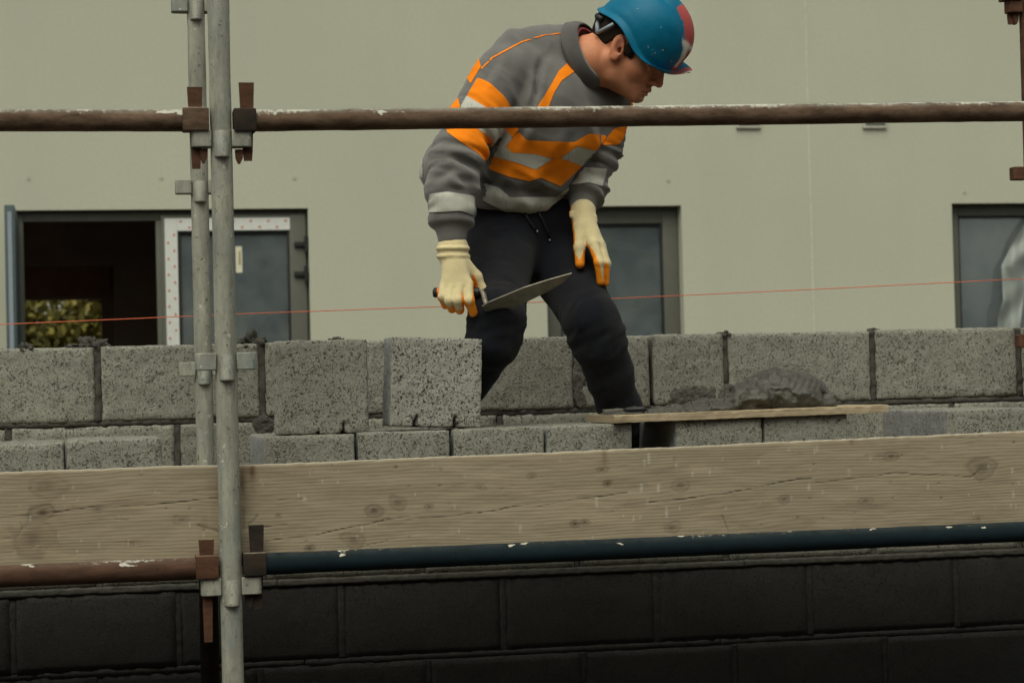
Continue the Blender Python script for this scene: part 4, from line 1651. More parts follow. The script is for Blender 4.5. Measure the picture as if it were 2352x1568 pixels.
# the rest of the body under the clothes, coarser, in the same mesh
RARM = [(1165, 170, 5.43, .040), (1055, 365, 5.34, .030), (1040, 575, 5.272, .020)]
LARM = [(1392, 250, 5.57, .036), (1366, 345, 5.60, .026), (1341, 492, 5.53, .018)]
RLEG = [(1150, 565, 5.58, .06), (1142, 742, 5.29, .042), (1040, 930, 5.44, .034), (1003, 1110, 5.57, .03)]
LLEG = [(1252, 565, 5.68, .06), (1366, 752, 5.46, .042), (1415, 930, 5.54, .034), (1438, 1110, 5.62, .03)]


def inner_sdf(P):
    f = chain(P, [(1195, 520, 5.62, .085), (1225, 320, 5.55, .09), (1268, 225, 5.53, .045), (1340, 140, 5.51, .045)], .03)
    f = smin(f, s_cone(P, pt(1200, 180, 5.48), pt(1385, 262, 5.62), .03, .025), .03)
    for c in (RARM, LARM, RLEG, LLEG):
        f = smin(f, chain(P, c, .02), .03)
    return f


lo, hi = bounds(RARM+LARM+RLEG+LLEG+[(1340, 140, 5.54)], .09)
V2, Q2 = sdf_mesh(inner_sdf, lo, hi, .014)
q = to_head(V)
m = q.copy()
m[:, 1] = np.abs(m[:, 1])
G = lambda c, r: np.exp(-(np.linalg.norm((m-np.array(c))/np.array(r), axis=1))**2)
tone = np.zeros((len(V)+len(V2), 3))
lips = np.maximum(G((.098, .0, -.068), (.016, .020, .0055)), G((.096, 0, -.081), (.016, .018, .0055)))
tone[:len(V), 0] = np.clip(.8*lips+.55*G((.118, 0, -.04), (.02, .022, .016))+.5*G((-.008, .082, -.004), (.02, .012, .032))+.35*G((.06, .05, -.035), (.02, .02, .02)), 0, 1)
brow = np.exp(-((m[:, 2]-.0125-.05*(m[:, 1]-.03)*(m[:, 1] < .04))/.0045)**2)*sstep(.008, .014, m[:, 1])*sstep(.058, .046, m[:, 1])*(m[:, 0] > .05)
lash = np.exp(-((m[:, 2]+.0145-1.2*(m[:, 1]-.033)**2*40)/.0022)**2)*sstep(.017, .022, m[:, 1])*sstep(.052, .046, m[:, 1])*(m[:, 0] > .06)
conch = .8*G((-.001, .078, -.006), (.007, .012, .010))
nost = G((.106, .009, -.052), (.006, .004, .0035))
slit = G((.1, 0, -.0747), (.02, .024, .0016))
tone[:len(V), 1] = np.clip(.9*brow+.8*lash+.35*conch+.5*nost+.55*slit, 0, 1)
st = sstep(-.050, -.075, q[:, 2])*sstep(-.02, .03, q[:, 0])*(1-lips)
st = np.maximum(st*.32, .62*G((.099, .010, -.0565), (.014, .022, .0055)))
tone[:len(V), 2] = np.clip(st*(1+.3*vnoise(q, 300, 3)), 0, 1)
body = link("body", np_mesh("body", np.concatenate([V, V2]), np.concatenate([Q, Q2+len(V)]), M['skin'], True, {"tone": tone}), person)


# ---- hair under the hat
def hair_sdf(P):
    q = to_head(P)
    m = q.copy()
    m[..., 1] = np.abs(m[..., 1])
    f = s_ell(m, (-.016, 0, .034), I3, (.1015, .0805, .0955))
    f = smin(f, s_ell(m, (-.045, 0, -.012), I3, (.058, .060, .050)), .02)
    f = smin(f, s_ell(m, (.018, .058, .005), I3, (.026, .021, .04)), .015)
    x, z = q[..., 0], q[..., 2]
    line = np.interp(x, [-.13, -.09, -.055, -.030, -.018, -.012, .006, .010, .034, .040, .052, .075, .12],
                     [-.050, -.046, -.030, .006, .030, .034, .034, -.012, -.016, .030, .042, .062, .070])
    line = line+.004*vnoise(q, 130, 4)
    return smax(smax(f, (line-z)*.8, .004), z-.052, .01)


V, Q = sdf_mesh(hair_sdf, HCEN-.15, HCEN+.15, .0035)
V = V+vert_normals(V, Q)*(.0012*vnoise(to_head(V)*np.array([.5, 1, .5]), 320, 8))[:, None]
link("hair", np_mesh("hair", V, Q, M['hair']), person)

# ---- hard hat: crown with a raised comb, lip all round, peak in front
nt_, nr = 180, 64
th = np.linspace(0, 2*np.pi, nt_, endpoint=False)
HB0 = .038


def hat_point(t, u, inner=0.0):
    """t round the head (0 = front), u: 0 crown top .. 1 base of crown .. 1.25 edge of the lip"""
    ct, st = np.cos(t), np.sin(t)
    a, b, H = np.where(ct > 0, .121, .131)-inner, .104-inner, .136-inner
    ph = (1-np.minimum(u, 1))*np.pi/2
    rr = np.cos(ph)**.86
    z = HB0+H*np.sin(ph)**.92
    x, y = a*ct*rr, b*st*rr
    comb = np.exp(-(y/.021)**4)*sstep(-.6, .1, np.cos(ph*2)*-1+.5)*.009
    groove = np.exp(-((np.abs(y)-.034)/.008)**2)*sstep(.95, .4, u)*sstep(.02, .25, u)*.005
    sidep = np.exp(-((np.abs(st)-.78)/.22)**2)*sstep(.95, .8, u)*sstep(.35, .6, u)*.003
    k = comb-groove-sidep
    nrm = np.stack([x/a**2, y/b**2, (z-HB0)/H**2], -1)
    nrm /= np.maximum(np.linalg.norm(nrm, axis=-1, keepdims=True), 1e-9)
    P = np.stack([x, y, z], -1)+nrm*k[..., None]
    lip = np.clip((u-1)/.25, 0, 1)
    fr = np.clip(ct, 0, 1)**2.2
    wid = .010+.022*fr-.003*np.clip(-ct, 0, 1)**2
    drop = .012-.004*fr
    P[..., 0] += lip*wid*ct
    P[..., 1] += lip*wid*st*(1-.25*fr)
    P[..., 2] += -drop*lip**1.3+.050*fr*lip**1.4
    P[..., 2] -= .020*np.clip(-ct, 0, 1)**2*np.clip((u-.5)/.5, 0, 1)**1.5
    P[..., 2] += .030*np.exp(-((np.abs(np.arctan2(st, ct))-1.95)/.62)**2)*np.clip((u-.4)/.6, 0, 1)**1.6
    P[..., 0] += .006
    return P


us = np.concatenate([np.linspace(.0, 1, 46), np.linspace(1.02, 1.25, 10)])
T, Ug = np.meshgrid(th, us, indexing='ij')
out = hat_point(T, Ug)
edge = out[:, -1:].copy()
edge[..., 2] -= .0022
inn = hat_point(T, Ug, .003)[:, ::-1]
inn[..., 2] -= .0028
H = np.concatenate([out, edge, inn], 1)
idx = np.arange(H.shape[0]*H.shape[1]).reshape(H.shape[:2])
i2 = np.roll(idx, -1, 0)
Q = np.stack([idx[:, :-1], i2[:, :-1], i2[:, 1:], idx[:, 1:]], -1).reshape(-1, 4)
L = H.reshape(-1, 3)
zone = np.zeros((len(L), 3))
wig = .0035*vnoise(L, 60, 3)+.002*vnoise(L, 160, 4)
yy = np.abs(L[:, 1]+.004)
red = sstep(.023, .019, yy+wig-.030*sstep(.124, .132, L[:, 0]))*(L[:, 0] > .015)
zone[:, 0] = red
strip = sstep(.025, .022, yy+wig)*sstep(.009, .012, yy+wig*.6)*(L[:, 0] > .09)*sstep(.135, .128, L[:, 2]+wig)*sstep(.062, .068, L[:, 2]+wig)
strip = np.maximum(strip, sstep(.028, .025, yy+wig)*np.exp(-((L[:, 2]-.124+wig)/.007)**2)*(L[:, 0] > .05))
zone[:, 1] = strip
zone[:, 2] = sstep(.009, .007, yy+wig)*(L[:, 0] > .09)*sstep(.118, .112, L[:, 2])*sstep(.062, .068, L[:, 2])
_hr = math.radians(11)
HATR = np.array([[1, 0, 0], [0, math.cos(_hr), -math.sin(_hr)], [0, math.sin(_hr), math.cos(_hr)]]) @ rot_y(math.radians(19.0)).T
hat = link("hard_hat", np_mesh("hard_hat", from_head((L-np.array([0, 0, HB0])) @ HATR.T+np.array([.010, .004, HB0+.003])), Q, M['helmet'], True, {"zone": zone}), person)
mb = MB()
for (p, w, mat) in (([(-.104, -.022, .036), (-.094, -.052, .018), (-.078, -.071, .001)], .007, 'a'), ([(-.078, -.071, .001), (-.062, -.083, .022), (-.046, -.091, .044)], .0055, 'a')):
    mb.tube([from_head(x) for x in p], [w*.8]*3, 10)
mb.build("harness_strap", M['strap_grey'], hat, smooth=True)
mb = MB()
mb.tube([from_head(x) for x in ((-.108, .045, .040), (-.114, 0, .036), (-.106, -.045, .036), (-.086, -.066, .036))], [.009, .009, .008, .007], 12)
mb.build("nape_strap", M['black_plastic'], hat, smooth=True)

# ---- sweatshirt
RC = pt(1354, 124, 5.488)                              # middle of the neckband and its axis
ax = (CR*.88+CU*.36-CF*.50)
ax = ax/np.linalg.norm(ax)
TORSO = [(1150, 425, 5.60, .150), (1235, 270, 5.53, .158), (1262, 200, 5.50, .096)]
RSL = [(1160, 172, 5.43, .077), (1052, 342, 5.335, .061), (1038, 420, 5.305, .054), (1037, 490, 5.288, .050), (1038, 545, 5.275, .0405)]
LSL = [(1397, 245, 5.60, .060), (1370, 340, 5.60, .058), (1347, 432, 5.58, .046), (1336, 478, 5.545, .035)]


def sw_torso(P):
    f = chain(P, TORSO, .04)
    f = smin(f, chain(P, [(1160, 230, 5.57, .092), (1048, 388, 5.64, .086)]), .06)        # loose back of the shirt
    f = smin(f, s_cone(P, pt(1185, 136, 5.475), pt(1318, 113, 5.53), .068, .056), .05)      # shoulder line
    f = smin(f, s_cone(P, pt(1272, 200, 5.53), pt(1394, 250, 5.60), .074, .058), .045)
    hem = plane(P, pt(985, 445, 5.68), pt(1222, 501, 5.41), pt(1322, 470, 5.64), pt(1150, 700, 5.6))
    return smax(f, hem, .02)


def sw_all(P):
    t, r, l = sw_torso(P), chain(P, RSL, .03), chain(P, LSL, .03)
    f = smin(t, r, .028)
    f = smin(f, l, .022)
    hole = s_cone(P, RC-ax*.02, RC+ax*.22, .062, .165)
    hole = np.minimum(hole, s_cone(P, RC-ax*.05, RC, .058, .066))
    f = smax(f, -hole, .012)
    cut1 = plane(P, pt(1000, 578, 5.27), pt(1076, 572, 5.27), pt(1040, 575, 5.4), pt(1040, 700, 5.27))
    cut2 = plane(P, pt(1306, 478, 5.55), pt(1366, 490, 5.55), pt(1336, 483, 5.7), pt(1336, 560, 5.55))
    f = np.where(r < l, smax(f, cut1, .004), f)
    f = np.where((l < r) & (l < t+.02), smax(f, cut2, .004), f)
    return f


lo, hi = bounds([(955, 60, 5.3), (955, 580, 5.75), (1440, 60, 5.75), (1440, 580, 5.3), (1200, 500, 5.3), (1200, 300, 5.75)], .035)
V, Q = sdf_mesh(sw_all, lo, hi, .0052)
N = vert_normals(V, Q)
gt, gr, gl = sw_torso(V), chain(V, RSL), chain(V, LSL)
# folds. along each sleeve the cloth bunches in rings; across the body it drapes from the shoulders


def along(V, c):
    best, tt, acc = None, None, 0.0
    for a, b in zip(c[:-1], c[1:]):
        A, B = pt(*a[:3]), pt(*b[:3])
        L_ = np.linalg.norm(B-A)
        t = np.clip(((V-A) @ (B-A))/L_**2, 0, 1)
        d = np.linalg.norm(V-A-t[:, None]*(B-A), axis=1)
        if best is None:
            best, tt = d, acc+t*L_
        else:
            k = d < best
            best, tt = np.where(k, d, best), np.where(k, acc+t*L_, tt)
        acc += L_
    return tt, acc


def folds(s, V, seed, f1, f2):
    W_ = np.stack([s*f1, (V @ CR)*f2, (V @ CU)*f2*.6], -1)
    r = 1-np.abs(fbm(W_, 1.0, 3, seed, .5))*2.0
    return np.clip(r, -.6, 1)


sr, lr = along(V, RSL)
sl, ll = along(V, LSL)
wr = sstep(.02, -.01, gr-gt)*sstep(.02, -.01, gr-gl)
wl = sstep(.02, -.01, gl-gt)*(1-wr)
cuff_r, cuff_l = sstep(lr-.032, lr-.018, sr), sstep(ll-.036, ll-.020, sl)
ampr = (.0035+.009*np.exp(-((sr-.24)/.07)**2)+.0075*np.exp(-((sr-(lr-.105))/.04)**2))*(1-cuff_r)
ampl = (.005+.009*np.exp(-((sl-.12)/.05)**2)+.007*np.exp(-((sl-(ll-.07))/.025)**2))*(1-cuff_l)
U2 = np.stack([(V @ CR)*.7+(V @ CU)*.55, (V @ CR)*-.35+(V @ CU)*.45, V @ CF*.5], -1)
drape = 1-np.abs(fbm(U2, 9, 3, 41, .45))*2.0
low = fbm(V, 6, 2, 43)
disp = wr*ampr*folds(sr, V, 51, 24, 7)+wl*ampl*folds(sl, V, 53, 30, 9)+(1-wr)*(1-wl)*(.0085*drape+.009*low)
disp += wr*(-.005*cuff_r+.007*np.exp(-((sr-(lr-.034))/.010)**2))+wl*(-.003*cuff_l+.007*np.exp(-((sl-(ll-.038))/.010)**2))
armpit = np.exp(-((gr-gt)/.03)**2)*np.exp(-(np.abs(sr-.10)/.1)**2)
disp -= .006*armpit*sstep(-.1, .3, drape)
qx, qy, _ = px_of(V)
for (ax_, ay_, bx_, by_, wd, dp) in ((1236, 160, 1226, 250, 7, .012), (1222, 250, 1190, 330, 9, .008), (1255, 120, 1236, 165, 9, .006), (1150, 392, 1120, 436, 10, .007),
                                      (1180, 240, 1172, 330, 9, .006), (1270, 395, 1225, 440, 12, .006), (1330, 300, 1270, 390, 11, .005), (1105, 385, 1130, 455, 8, .007),
                                      (1239, 150, 1228, 250, 6, .010), (1036, 358, 1098, 392, 9, .013), (994, 416, 1041, 392, 9, .010), (1041, 392, 1076, 432, 8, .010), (1091, 410, 1180, 438, 12, .012),
                                      (1180, 438, 1275, 448, 12, .010), (1000, 330, 1060, 330, 9, .007), (1120, 300, 1140, 380, 8, .006), (1145, 120, 1110, 200, 10, .007), (1195, 80, 1260, 130, 12, .005)):
    e_ = np.array([bx_-ax_, by_-ay_])
    t_ = np.clip(((qx-ax_)*e_[0]+(qy-ay_)*e_[1])/(e_ @ e_), 0, 1)
    dd = np.hypot(qx-ax_-t_*e_[0], qy-ay_-t_*e_[1])
    tp_ = np.sin(np.pi*np.clip(t_*.9+.05, 0, 1))
    disp += np.where(N @ CF < .2, -dp*tp_*np.exp(-(dd/wd)**2)+.5*dp*tp_*np.exp(-((dd-wd*2)/(wd*1.1))**2), 0)*(1-wl)
V = V+N*disp[:, None]
for _ in range(1):                                   # light relaxing of the folds
    acc = np.zeros_like(V)
    cnt = np.zeros(len(V))
    c4 = V[Q].mean(axis=1)
    for k in range(4):
        np.add.at(acc, Q[:, k], c4)
        np.add.at(cnt, Q[:, k], 1)
    V = V*.4+.6*acc/cnt[:, None]
N = vert_normals(V, Q)
shirt = link("sweatshirt", np_mesh("sweatshirt", V, Q, M['sweat']), person)

# sewn-on bands: outlines on the cloth
ZP = lambda pts: [(922+.32*x, .32*y) for x, y in pts]
OR_ = [ZP(p) for p in (
    [(545, 560), (590, 575), (640, 600), (735, 690), (790, 770), (842, 930), (800, 988), (750, 930), (600, 770), (470, 690)],
    [(425, 772), (330, 790), (325, 930), (330, 952), (450, 1035), (560, 1110), (612, 1178), (640, 1130), (692, 1070), (630, 985), (550, 930)],
    [(555, 405), (572, 480), (497, 605), (470, 560)], [(470, 548), (405, 690), (425, 772), (330, 790), (345, 745), (400, 640)],
    [(1225, 425), (1257, 490), (1235, 520), (1150, 580), (1100, 660), (1055, 770), (1040, 820), (950, 830), (980, 765), (1030, 680), (1080, 600), (1130, 510)],
    [(842, 945), (900, 1005), (1100, 1015), (1240, 1020), (1345, 958), (1482, 975), (1395, 1082), (1260, 1050), (1145, 1130), (1085, 1138), (960, 1105), (790, 1095), (752, 1050), (800, 988)],
    [(665, 1122), (840, 1170), (962, 1217), (1085, 1140), (1145, 1132), (1300, 1190), (1140, 1337), (1000, 1275), (920, 1300), (780, 1270), (580, 1195), (615, 1178)],
    [(1482, 977), (1530, 920), (1620, 905), (1590, 1000), (1555, 1040), (1435, 1042)], [(1640, 720), (1700, 720), (1690, 780), (1640, 780)])]
OR_.append([(1104, 158), (1130, 132), (1197, 96), (1242, 82), (1303, 74), (1303, 76.5), (1242, 85), (1198, 99), (1132, 135), (1106, 161)])
SI_ = [ZP(p) for p in (
    [(470, 690), (600, 770), (750, 930), (800, 988), (752, 1050), (715, 1065), (692, 1070), (630, 985), (550, 930), (425, 772)],
    [(497, 605), (470, 560), (470, 548), (405, 690), (425, 772), (450, 720)],
    [(752, 1050), (790, 1095), (960, 1105), (1085, 1138), (962, 1217), (840, 1170), (665, 1122), (692, 1070)],
    [(1145, 1132), (1260, 1050), (1395, 1082), (1300, 1190)],
    [(528, 1293), (700, 1350), (778, 1415), (1000, 1415), (1108, 1408), (1200, 1340), (1190, 1420), (1085, 1465), (1015, 1540), (820, 1550), (620, 1455), (500, 1390)],
    [(205, 1392), (330, 1378), (520, 1405), (520, 1545), (420, 1512), (195, 1527)],
    [(1290, 1200), (1475, 1210), (1440, 1338), (1340, 1310), (1200, 1330), (1215, 1280)],
    [(190, 945), (130, 1150), (105, 1250), (150, 1332), (195, 1342), (182, 1150)])]
px, py, pz = px_of(V)
face = N @ CF < .30                                   # turned towards the viewer or edge-on
cell = 6
ix, iy = ((px-900)/cell).astype(int), (py/cell+5).astype(int)
zb = np.full((140, 140), 1e9)
np.minimum.at(zb, (np.clip(ix, 0, 139), np.clip(iy, 0, 139)), pz)
z3 = zb.copy()
for dx in (-1, 0, 1):
    for dy in (-1, 0, 1):
        z3 = np.minimum(z3, np.roll(np.roll(zb, dx, 0), dy, 1))
vis = face & (pz < z3[np.clip(ix, 0, 139), np.clip(iy, 0, 139)]+.045)


lab_r, lab_l = gr < np.minimum(gt, gl)+.004, gl < np.minimum(gt, gr)+.004
lab_t = gt < np.minimum(gr, gl)+.012
LAB = {'R': lab_r, 'L': lab_l, 'T': lab_t, '*': np.ones(len(V), bool)}


def sewn(name, polys, mat, lift, on):
    s = np.full(len(V), -4.0)
    for p, w in zip(polys, on):
        s = np.maximum(s, np.where(LAB[w], poly_sd(px, py, p), -4))
    s = np.where(vis, np.clip(s, -4, 4), -4.0)
    v, f = clip_region(V, Q, s, N, lift)
    me = bpy.data.meshes.new(name)
    me.from_pydata([tuple(x) for x in v], [], f)
    me.materials.append(mat)
    me.polygons.foreach_set("use_smooth", [True]*len(me.polygons))
    o = link(name, me, shirt)
    return o


for i_, w_ in enumerate('*R**TTT***'):
    sewn("shoulder_piping" if i_ == 9 else "hi_vis_band", [OR_[i_]], M['hivis'], .0014, w_)
for i_, w_ in enumerate('*TTTTRLT'):
    sewn("reflective_tape", [SI_[i_]], M['reflective'], .0022, w_)
# ribbed neckband
n = 90
e1 = CU-ax*(CU @ ax)
e1 = e1/np.linalg.norm(e1)
e2 = np.cross(ax, e1)
prof = [(-.012, .0076), (-.006, .0071), (.0, .0068), (.006, .0075), (.013, .0055), (.021, .002), (.024, -.004), (.012, -.006), (.0, -.003), (-.006, 0), (-.012, .002)]
Vc = np.zeros((n, len(prof), 3))
for i in range(n):
    an = 2*math.pi*i/n
    d = e1*math.cos(an)+e2*math.sin(an)
    r = .081+.0025*math.cos(an)+.004*max(0, math.cos(an))
    for j, (u, w) in enumerate(prof):
        Vc[i, j] = RC+d*(r-u*.28+w+.0006*(i % 2))-ax*(.012-u*1.05)-ax*(.018*math.cos(an)*0)
idx = np.arange(n*len(prof)).reshape(n, -1)
i2 = np.roll(idx, -1, 0)
j1 = np.roll(idx, -1, 1)
Qc = np.stack([idx, i2, np.roll(i2, -1, 1), j1], -1).reshape(-1, 4)
link("neckband", np_mesh("neckband", Vc.reshape(-1, 3), Qc, M['rib']), shirt)
# red undershirt showing at the nape
Vr = np.zeros((60, 12, 3))
for i in range(60):
    an = math.radians(-75+150*i/59)
    d = e1*math.cos(an)+e2*math.sin(an)
    for j in range(12):
        u = j/11
        Vr[i, j] = RC+d*(.078-.006*u-.004*(u > .9))+ax*(-.02+.030*u)
me = grid_mesh("undershirt", Vr, 60, 12, M['red_shirt'])
o = link("undershirt", me, person)
sm = o.modifiers.new("cloth", 'SOLIDIFY')
sm.thickness = .003

# ---- trousers
RLG = [(1152, 560, 5.58, .103), (1141, 728, 5.285, .0645), (1130, 788, 5.285, .0605), (1040, 925, 5.43, .055), (1002, 1115, 5.56, .050)]
LLG = [(1252, 555, 5.68, .103), (1360, 735, 5.455, .065), (1378, 790, 5.46, .0605), (1400, 862, 5.50, .0575), (1422, 935, 5.54, .052), (1440, 1115, 5.62, .050)]


def tr_hips(P):
    f = s_cone(P, pt(1165, 500, 5.60), pt(1232, 515, 5.65), .113, .105)
    f = smin(f, s_cone(P, pt(1175, 465, 5.60), pt(1220, 470, 5.63), .098, .098), .04)
    return f


def tr_all(P):
    f = smin(tr_hips(P), chain(P, RLG, .03), .04)
    f = smin(f, chain(P, LLG, .03), .035)
    return f


lo, hi = bounds([(980, 470, 5.2), (1500, 1160, 5.8), (1200, 430, 5.8), (980, 1150, 5.7)], .06)
V, Q = sdf_mesh(tr_all, lo, hi, .0065)
N = vert_normals(V, Q)
s1, l1 = along(V, RLG)
s2, l2 = along(V, LLG)
ga, gb, gh = chain(V, RLG), chain(V, LLG), tr_hips(V)
wa = sstep(.02, -.02, ga-gb)
wh = sstep(.04, -.02, gh-np.minimum(ga, gb))
knee = lambda s, c, w: np.exp(-((s-c)/w)**2)
k1 = np.linalg.norm(pt(*RLG[0][:3])-pt(*RLG[1][:3]))
k2 = np.linalg.norm(pt(*LLG[0][:3])-pt(*LLG[1][:3]))
am1 = .0012+.0035*knee(s1, k1+.03, .07)+.004*knee(s1, l1-.06, .08)
am2 = .0012+.0040*knee(s2, k2+.04, .08)+.005*knee(s2, l2-.12, .12)
U2 = np.stack([(V @ CR)*.8-(V @ CU)*.4, (V @ CR)*.3+(V @ CU)*.5, V @ CF*.6], -1)
disp = (1-wh)*(wa*am1*folds(s1+.35*(V @ CR), V, 61, 21, 9)+(1-wa)*am2*folds(s2+.35*(V @ CR), V, 63, 21, 9))+(.35+.65*wh)*.005*(1-np.abs(fbm(U2, 10, 3, 65))*2)+.005*fbm(V, 8, 2, 66)
V = V+N*disp[:, None]
trousers = link("trousers", np_mesh("trousers", V, Q, M['trouser']), person)
tx, ty, tz = px_of(V)


def on_surface(x, y, lift=.003):
    d = np.hypot(tx-x, ty-y)
    k = d < 8
    return at_d(x, y, tz[k].min()-lift)


for pts in (((1206, 488), (1214, 506), (1224, 520), (1232, 529)), ((1236, 486), (1246, 505), (1256, 528), (1262, 549))):
    mb = MB()
    q = [on_surface(*p) for p in pts]
    mb.tube(q, .0024, 8)
    o = mb.build("drawstring", M['black_plastic'], trousers, smooth=True)
    mb = MB()
    d = (q[-1]-q[-2])/np.linalg.norm(q[-1]-q[-2])
    mb.tube([q[-1], q[-1]+d*.006], .0026, 8)
    mb.build("cord_tip", M['strap_grey'], o, smooth=True)

# ---- boots on the platform
fw = np.array([math.cos(.2), -math.sin(.2), 0])
for (px_, py_, d_, an) in ((1003, 1128, 5.57, .1), (1438, 1128, 5.63, .35)):
    a = pt(px_, py_, d_)
    fw = np.array([math.cos(an), -math.sin(an), 0])
    zs = 1.300

    def boot(P, a=a, fw=fw):
        heel = np.array([a[0], a[1], zs+.045])
        f = s_cone(P, a+np.array([0, 0, .06]), heel, .050, .046)
        f = smin(f, s_cone(P, heel, heel+fw*.16+np.array([0, 0, -.008]), .044, .038), .03)
        return smax(f, zs+.001-P[..., 2], .004)
    V, Q = sdf_mesh(boot, a-np.array([.12, .26, .25]), a+np.array([.26, .14, .15]), .007)
    link("boot", np_mesh("boot", V, Q, M['black_plastic']), person)

# ---- gloves


def glove(name, sdf, lo, hi, orange, palm_dir, label):
    V, Q = sdf_mesh(sdf, lo, hi, .0024)
    N = vert_normals(V, Q)
    V = V+N*(.0004*fbm(V, 60, 3, 71)+.0003*fbm(V, 260, 2, 72))[:, None]
    px, py, pz = px_of(V)
    s = np.full(len(V), -3.0)
    for p in orange:
        s = np.maximum(s, np.clip(poly_sd(px, py, p), -3, 3))
    s = np.maximum(s, np.clip((N @ palm_dir-.45)*6, -3, 3))
    o = link(name, np_mesh(name, V, Q, M['cream_knit']), person)
    o['label'] = label
    v, f = clip_region(V, Q, s, N, .0008)
    me = bpy.data.meshes.new("latex_coating")
    me.from_pydata([tuple(x) for x in v], [], f)
    me.materials.append(M['latex'])
    me.polygons.foreach_set("use_smooth", [True]*len(me.polygons))
    link("latex_coating", me, o)
    return o


def r_glove(P):
    c = chain(P, [(1040, 571, 5.274, .0385), (1041, 588, 5.270, .0375)])
    c = np.maximum(c, -.5)
    f = chain(P, [(1042, 590, 5.268, .0335), (1046, 620, 5.256, .031)], .01)
    for e in ((1074, 652, 5.234, .0145), (1056, 659, 5.226, .0145), (1037, 660, 5.228, .0140), (1022, 655, 5.236, .0130)):
        f = smin(f, chain(P, [(1043, 608, 5.258, .021), e]), .014)
    fingers = ([(1075, 653, 5.232, .0130), (1077, 690, 5.206, .0122), (1087, 718, 5.222, .0102)],
               [(1055, 659, 5.224, .0125), (1052, 690, 5.199, .0118), (1056, 711, 5.220, .0110)],
               [(1036, 660, 5.226, .0120), (1032, 690, 5.201, .0112), (1038, 709, 5.222, .0104)],
               [(1020, 655, 5.234, .0112), (1016, 682, 5.212, .0102), (1023, 701, 5.228, .0094)])
    for g in fingers:
        f = smin(f, chain(P, g, .006), .0028)
    t = chain(P, [(1062, 604, 5.264, .020), (1093, 636, 5.272, .0150), (1107, 664, 5.274, .0115), (1101, 699, 5.258, .0095)], .008)
    f = smin(f, t, .012)
    f = smin(f, c, .004)
    for (px_, py_) in ((1040, 571), (1041, 589)):
        c_ = pt(px_, py_, 5.272)
        d_ = np.abs((P-c_) @ CU)
        rr_ = np.linalg.norm((P-c_)-((P-c_) @ CU)[..., None]*CU, axis=-1)
        f = smin(f, np.hypot(d_, rr_-.0375)-.0052, .004)
    return f


lo, hi = bounds([(1000, 560, 5.2), (1120, 735, 5.32)], .04)
glove("glove", r_glove, lo, hi,
      [[(1000, 676), (1008, 684), (1022, 700), (1034, 707), (1041, 700), (1046, 712), (1058, 713), (1066, 704), (1070, 730), (1000, 730)],
       [(1059, 664), (1066, 688), (1076, 699), (1074, 716), (1062, 712), (1060, 690)],
       [(1085, 650), (1094, 660), (1110, 735), (1070, 735), (1076, 703), (1083, 694), (1086, 670)],
       [(1084, 630), (1089, 631), (1099, 656), (1092, 664), (1086, 655)]], CF*.9-CU*.43, "cream glove with orange fingertips, closed on the trowel handle")


def l_glove(P):
    f = chain(P, [(1341, 505, 5.520, .0295), (1346, 532, 5.508, .027)], .01)
    for e in ((1362, 560, 5.475, .0145), (1376, 560, 5.492, .0145), (1379, 564, 5.514, .0140), (1374, 570, 5.535, .0130)):
        f = smin(f, chain(P, [(1345, 520, 5.512, .021), e]), .014)
    for g in ([(1363, 560, 5.472, .0135), (1376, 603, 5.452, .0118), (1380, 647, 5.462, .0100)],
              [(1377, 560, 5.490, .0135), (1390, 604, 5.474, .0118), (1390, 649, 5.482, .0100)],
              [(1380, 564, 5.512, .0125), (1393, 606, 5.498, .0112), (1389, 640, 5.505, .0095)],
              [(1375, 570, 5.534, .0115), (1388, 602, 5.526, .0100), (1384, 628, 5.530, .0088)]):
        f = smin(f, chain(P, g, .006), .0045)
    t = chain(P, [(1334, 522, 5.505, .0195), (1331, 568, 5.480, .0140), (1332, 606, 5.470, .0112)], .008)
    f = smin(f, t, .010)
    c = chain(P, [(1339, 486, 5.530, .0335), (1341, 504, 5.522, .0315)])
    f = smin(f, c, .004)
    for (a, b, c_, d_) in ((1312, 489, 1367, 497), (1313, 497, 1368, 506)):
        f = smin(f, s_cone(P, pt(a, b, 5.510), pt(c_, d_, 5.510), .005, .005), .006)
    return f


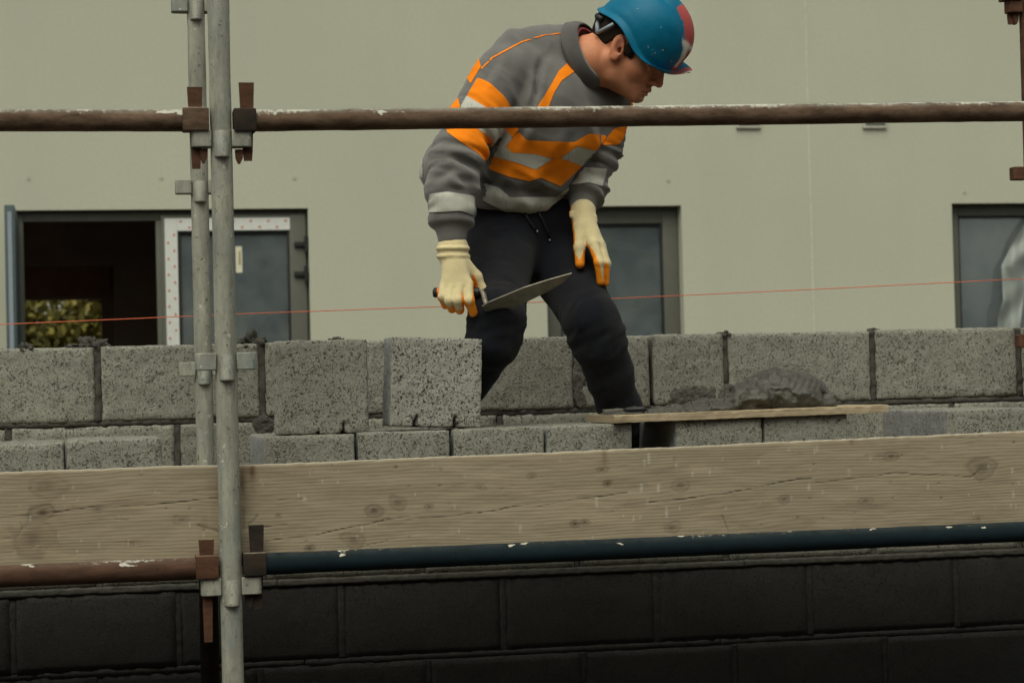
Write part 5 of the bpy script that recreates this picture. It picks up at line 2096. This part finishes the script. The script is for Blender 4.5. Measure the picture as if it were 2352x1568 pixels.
lo, hi = bounds([(1300, 470, 5.42), (1410, 670, 5.58)], .03)
glove("glove", l_glove, lo, hi,
      [[(1346, 556), (1353, 562), (1366, 580), (1377, 606), (1383, 640), (1384, 668), (1360, 668), (1358, 590)],
       [(1310, 566), (1318, 570), (1325, 588), (1331, 598), (1338, 584), (1341, 572), (1350, 590), (1345, 625), (1312, 625)],
       [(1300, 505), (1315, 512), (1321, 535), (1321, 562), (1300, 560)],
       [(1386, 612), (1392, 600), (1399, 612), (1405, 640), (1398, 670), (1384, 668)]], -CR*.75+CF*.5-CU*.2, "cream and orange glove resting on the left knee")

# ------------------------------------------------------------------ the brick trowel in the right hand
tr = thing("brick_trowel", "pointed steel brick trowel with an orange and black handle, held in the gloved hand", "trowel", tuple(pt(1100, 690, 5.22)))
up = [(1107, 703), (1123, 693), (1203, 660), (1261, 641.5), (1313, 627)]
lw = [(1294, 648), (1252, 672), (1209, 693), (1176, 705), (1130, 714), (1116, 714.5), (1110, 709)]
def bl(p):
    # the blade's plane: it rises towards its far edge
    v = (p[1]-(703-(p[0]-1107)*.37))/30
    return pt(p[0], p[1], 5.19-.0002*(p[0]-1107)+.045*v)
top = [bl(p) for p in up]+[bl(p) for p in lw]
nrm = np.cross(top[3]-top[0], top[6]-top[0])
nrm /= np.linalg.norm(nrm)
k = len(top)
mb = MB()
mb.add([p+nrm*.0011 for p in top]+[p-nrm*.0011 for p in top], [tuple(range(k)), tuple(range(2*k-1, k-1, -1))]+[(i, (i+1) % k, k+(i+1) % k, k+i) for i in range(k)])
mb.build("blade", M['blade'], tr)
mb = MB()
mb.tube([pt(1098, 668, 5.238), pt(1106, 668, 5.234), pt(1111, 677, 5.226), pt(1114, 690, 5.212), pt(1117, 700, 5.197)], [.0058, .0060, .0066, .0066, .0055], 14)
mb.build("tang", M['blade'], tr, smooth=True)
a, b = pt(1003, 672, 5.250), pt(1094, 672, 5.242)
mb = MB()
mb.tube([a+(b-a)*t for t in (0, .1, .3, .6, .85, 1)], [.0115, .0125, .0128, .0122, .0125, .0118], 20)
mb.build("handle", M['orange_grip'], tr, smooth='auto')
mb = MB()
mb.tube([pt(994, 671.5, 5.2505), pt(995.5, 671.5, 5.2504), pt(999, 672, 5.2503), pt(1004, 672, 5.250)], [.006, .0105, .0122, .0124], 20)
mb.build("end_cap", M['black_plastic'], tr, smooth=True)
mb = MB()
mb.tube([pt(1089, 672, 5.2425), pt(1100, 672, 5.241), pt(1103, 672, 5.2405)], [.0128, .0128, .009], 20)
mb.build("ferrule", M['black_plastic'], tr, smooth='auto')
